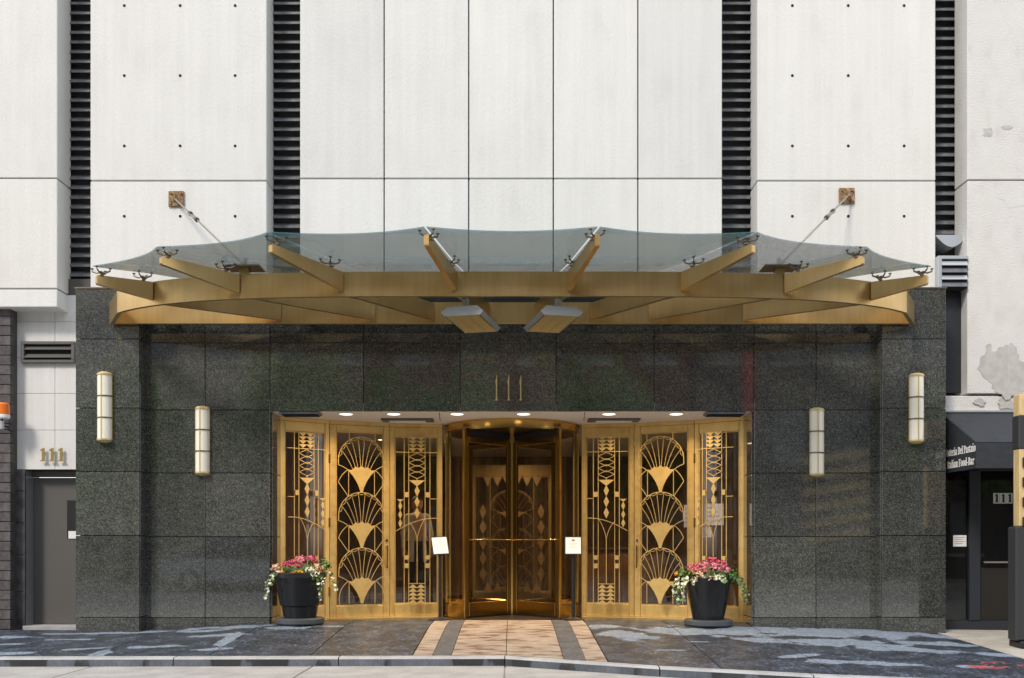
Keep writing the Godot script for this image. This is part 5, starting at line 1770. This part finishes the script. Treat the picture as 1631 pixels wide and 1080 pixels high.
	# coat skirt hanging open over the trousers
	st = mb()
	for s in [-1.0, 1.0]:
		add_lathe(st, [Vector2(0.185, 0.62), Vector2(0.17, 0.85), Vector2(0.165, 1.1)], 10, at(0, 0, -0.01), s * 0.5, s * PI)
		add_lathe(st, [Vector2(0.175, 0.62), Vector2(0.16, 0.85), Vector2(0.155, 1.1)], 10, at(0, 0, -0.01), s * 0.5, s * PI)
	obj("coat_skirt", st, mat(cols[2], 0.85), t)

# ---------------------------------------------------------------- across the street, seen only in reflections
func build_opposite() -> void:
	var pal := [[-34.0, -9.5, 14.0, Color(0.36, 0.33, 0.28), "pale stone apartment house across the street"], [-9.3, 6.5, 11.0, Color(0.16, 0.075, 0.05), "red brick house across the street"], [6.7, 34.0, 12.5, Color(0.12, 0.105, 0.095), "dark shop building with cream bands across the street"]]
	var wg := mat(Color(0.03, 0.035, 0.04), 0.08)
	wg.metallic_specular = 0.8
	for p in pal:
		var t := thing("facing_house", p[4], "building", Vector3((p[0] + p[1]) / 2, -0.15, 21.2), "houses across the street")
		var w: float = p[1] - p[0]
		var m := mat(p[3], 0.9)
		var st := mb()
		add_box(st, at(0, p[2] / 2, 2.0), Vector3(w, p[2], 4.0))
		obj("wall", st, m, t)
		var n := int(w / 2.2)
		for fl in 3:
			for k in n:
				var x := -w / 2 + (k + 0.5) * w / n
				var y := 1.9 + fl * 3.5
				var wi := node("window", t, at(x, y, 0))
				put("pane", bevel(Vector3(1.15, 1.9, 0.05), 0.004), wg, wi, at(0, 0, -0.03))
				put("sill", bevel(Vector3(1.35, 0.12, 0.16), 0.01), M.apron, wi, at(0, -1.02, -0.08))
		put("cornice", bevel(Vector3(w, 0.5, 0.6), 0.03), M.apron, t, at(0, p[2] + 0.2, -0.2))
		if p[0] > 0:
			for k in 6:
				put("cream_band", bevel(Vector3(2.6, 0.28, 0.12), 0.01), M.pine, t, Transform3D(Basis(Vector3.FORWARD, -0.14), Vector3(11.9 - t.position.x, 1.6 + k * 0.58, -0.12)))
	var sg := thing("blade_sign", "tall red vertical sign across the street", "sign", Vector3(8.4, 5.0, 20.2))
	block("panel", Vector3(-0.16, 0, -0.3), Vector3(0.16, 3.0, 0.3), mat(Color(0.45, 0.03, 0.035), 0.5), sg, 0.02)
	block("arm", Vector3(-0.03, 2.6, 0.301), Vector3(0.03, 2.66, 1.05), M.black, sg)
	# street trees
	var lm := QuadMesh.new()
	lm.size = Vector2(0.13, 0.18)
	var g := StandardMaterial3D.new()
	g.albedo_color = lin(Color(0.10, 0.19, 0.045))
	g.roughness = 0.6
	g.backlight_enabled = true
	g.backlight = Color(0.5, 0.6, 0.2)
	lm.material = g
	var bark := mat(Color(0.07, 0.055, 0.04), 0.9)
	for e in [[-12.5, 17.6, 1.0], [-7.0, 17.5, 1.1], [-2.6, 17.7, 1.0], [2.4, 17.5, 0.95], [15.5, 17.6, 1.0]]:
		var t := thing("street_tree", "leafy street tree across the street at %s" % ["far left", "left", "centre left", "centre right", "far right"][[-12.5, -7.0, -2.6, 2.4, 15.5].find(e[0])], "tree", Vector3(e[0], -0.15, e[1]), "trees across the street")
		var st := mb()
		add_tube(st, [Vector3.ZERO, Vector3(0.06, 1.5, 0), Vector3(-0.05, 3.2, 0.05), Vector3(0.05, 5.4, 0)], 0.16, 10, 0.05)
		for k in 7:
			var a := k * 2.4
			var y := 2.6 + k * 0.4
			add_tube(st, [Vector3(0, y, 0), Vector3(cos(a) * 0.8, y + 0.7, sin(a) * 0.8), Vector3(cos(a) * 1.6, y + 1.1, sin(a) * 1.5)], 0.06, 6, 0.015)
		obj("trunk", st, bark, t)
		var mm := MultiMesh.new()
		mm.transform_format = MultiMesh.TRANSFORM_3D
		mm.mesh = lm
		var L := []
		for c in 34:
			var d := Vector3(rng.randfn(), rng.randfn() * 0.9, rng.randfn() * 0.8)
			if d.length() > 2.0: d = d.normalized() * 2.0
			var cc := Vector3(0, 5.0 * e[2], 0) + d * Vector3(1.15, 1.1, 0.9)
			for k in 85:
				var off := Vector3(rng.randfn(), rng.randfn(), rng.randfn()) * 0.36
				L.append(Transform3D(Basis.from_euler(Vector3(rng.randf() * TAU, rng.randf() * TAU, rng.randf() * TAU)), cc + off))
		mm.instance_count = L.size()
		for k in L.size(): mm.set_instance_transform(k, L[k])
		var crown := MultiMeshInstance3D.new()
		crown.name = "crown"
		crown.multimesh = mm
		t.add_child(crown)
		crown.set_meta("kind", "stuff")
	parked_car(Vector3(-8.3, -0.25, 15.75), Color(0.33, 0.36, 0.40), "silver parked car across the street at left")
	parked_car(Vector3(1.6, -0.25, 15.75), Color(0.02, 0.022, 0.026), "black parked car across the street near the centre")

func parked_car(p: Vector3, col: Color, label: String) -> void:
	var t := thing("parked_car", label, "car", p, "cars parked across the street")
	var paint := mat(col, 0.25, 0.3)
	paint.clearcoat_enabled = true
	var st := mb()
	add_prism(st, PackedVector2Array([Vector2(-2.2, 0.3), Vector2(2.25, 0.3), Vector2(2.3, 0.6), Vector2(2.2, 0.78), Vector2(1.2, 0.93), Vector2(-1.75, 0.98), Vector2(-2.25, 0.9), Vector2(-2.3, 0.5)]), -0.88, 0.88)
	obj("body", st, paint, t)
	st = mb()
	add_prism(st, PackedVector2Array([Vector2(-1.55, 0.975), Vector2(-1.0, 1.42), Vector2(-0.6, 1.47), Vector2(0.3, 1.46), Vector2(1.15, 0.94)]), -0.74, 0.74)
	obj("window", st, M.black, t)
	st = mb()
	add_prism(st, PackedVector2Array([Vector2(-1.02, 1.43), Vector2(-0.6, 1.49), Vector2(0.3, 1.48), Vector2(0.36, 1.45)]), -0.72, 0.72)
	obj("roof", st, paint, t)
	for e in [[-1.4, -0.8], [1.4, -0.8], [-1.4, 0.8], [1.4, 0.8]]:
		var w := put("wheel", rod(Vector3(e[0], 0.33, e[1] - 0.11), Vector3(e[0], 0.33, e[1] + 0.11), 0.33, 24), M.black, t)
		put("rim", rod(Vector3(e[0], 0.33, e[1] - 0.115), Vector3(e[0], 0.33, e[1] + 0.115), 0.21, 16), M.steel, w)
	for s in [-1.0, 1.0]:
		block("headlight", Vector3(2.2, 0.6, s * 0.6 - 0.15), Vector3(2.27, 0.74, s * 0.6 + 0.15), M.white, t, 0.02)

# ---------------------------------------------------------------- scene
func _ready() -> void:
	rng.seed = 4711
	var cam := Camera3D.new()
	cam.name = "camera"
	cam.projection = Camera3D.PROJECTION_FRUSTUM
	cam.near = 0.1
	cam.far = 300.0
	cam.size = 0.1 * 1080.0 / 1540.0
	cam.frustum_offset = Vector2(0, 0.1 * 325.0 / 1540.0)
	cam.position = Vector3(0, EYE, 14)
	add_child(cam)
	cam.current = true
	var sky := ProceduralSkyMaterial.new()
	sky.sky_top_color = Color(0.90, 0.92, 0.96)
	sky.sky_horizon_color = Color(0.97, 0.965, 0.95)
	sky.sky_curve = 0.12
	sky.ground_bottom_color = Color(0.4, 0.4, 0.4)
	sky.ground_horizon_color = Color(0.7, 0.7, 0.7)
	sky.sun_angle_max = 1.0
	var env := Environment.new()
	env.background_mode = Environment.BG_SKY
	env.sky = Sky.new()
	env.sky.sky_material = sky
	env.background_energy_multiplier = 0.95
	env.tonemap_mode = Environment.TONE_MAPPER_LINEAR
	env.tonemap_exposure = 1.75
	env.sdfgi_enabled = true
	env.ssao_enabled = true
	env.ssil_enabled = true
	var we := WorldEnvironment.new()
	we.environment = env
	add_child(we)
	var sun := DirectionalLight3D.new()
	sun.name = "sun"
	sun.light_energy = 0.5
	sun.light_angular_distance = 11.0
	sun.light_color = Color(1.0, 0.96, 0.90)
	sun.shadow_enabled = true
	add_child(sun)
	sun.look_at_from_position(Vector3(-5, 8, 7.5), Vector3.ZERO)
	materials()
	M.kick = mat(Color(0.011, 0.009, 0.006), 0.5)
	M.faint = mat(Color(0.55, 0.50, 0.54), 0.8)
	build_ground()
	build_concrete()
	build_granite()
	build_lobby()
	build_left()
	build_right()
	build_opposite()
	build_canopy()
	build_doors()
	build_revolving()
	build_sconces()
	build_hangers()
	build_heaters()
	build_numbers()
	build_planters()
	build_signs()
	build_person()
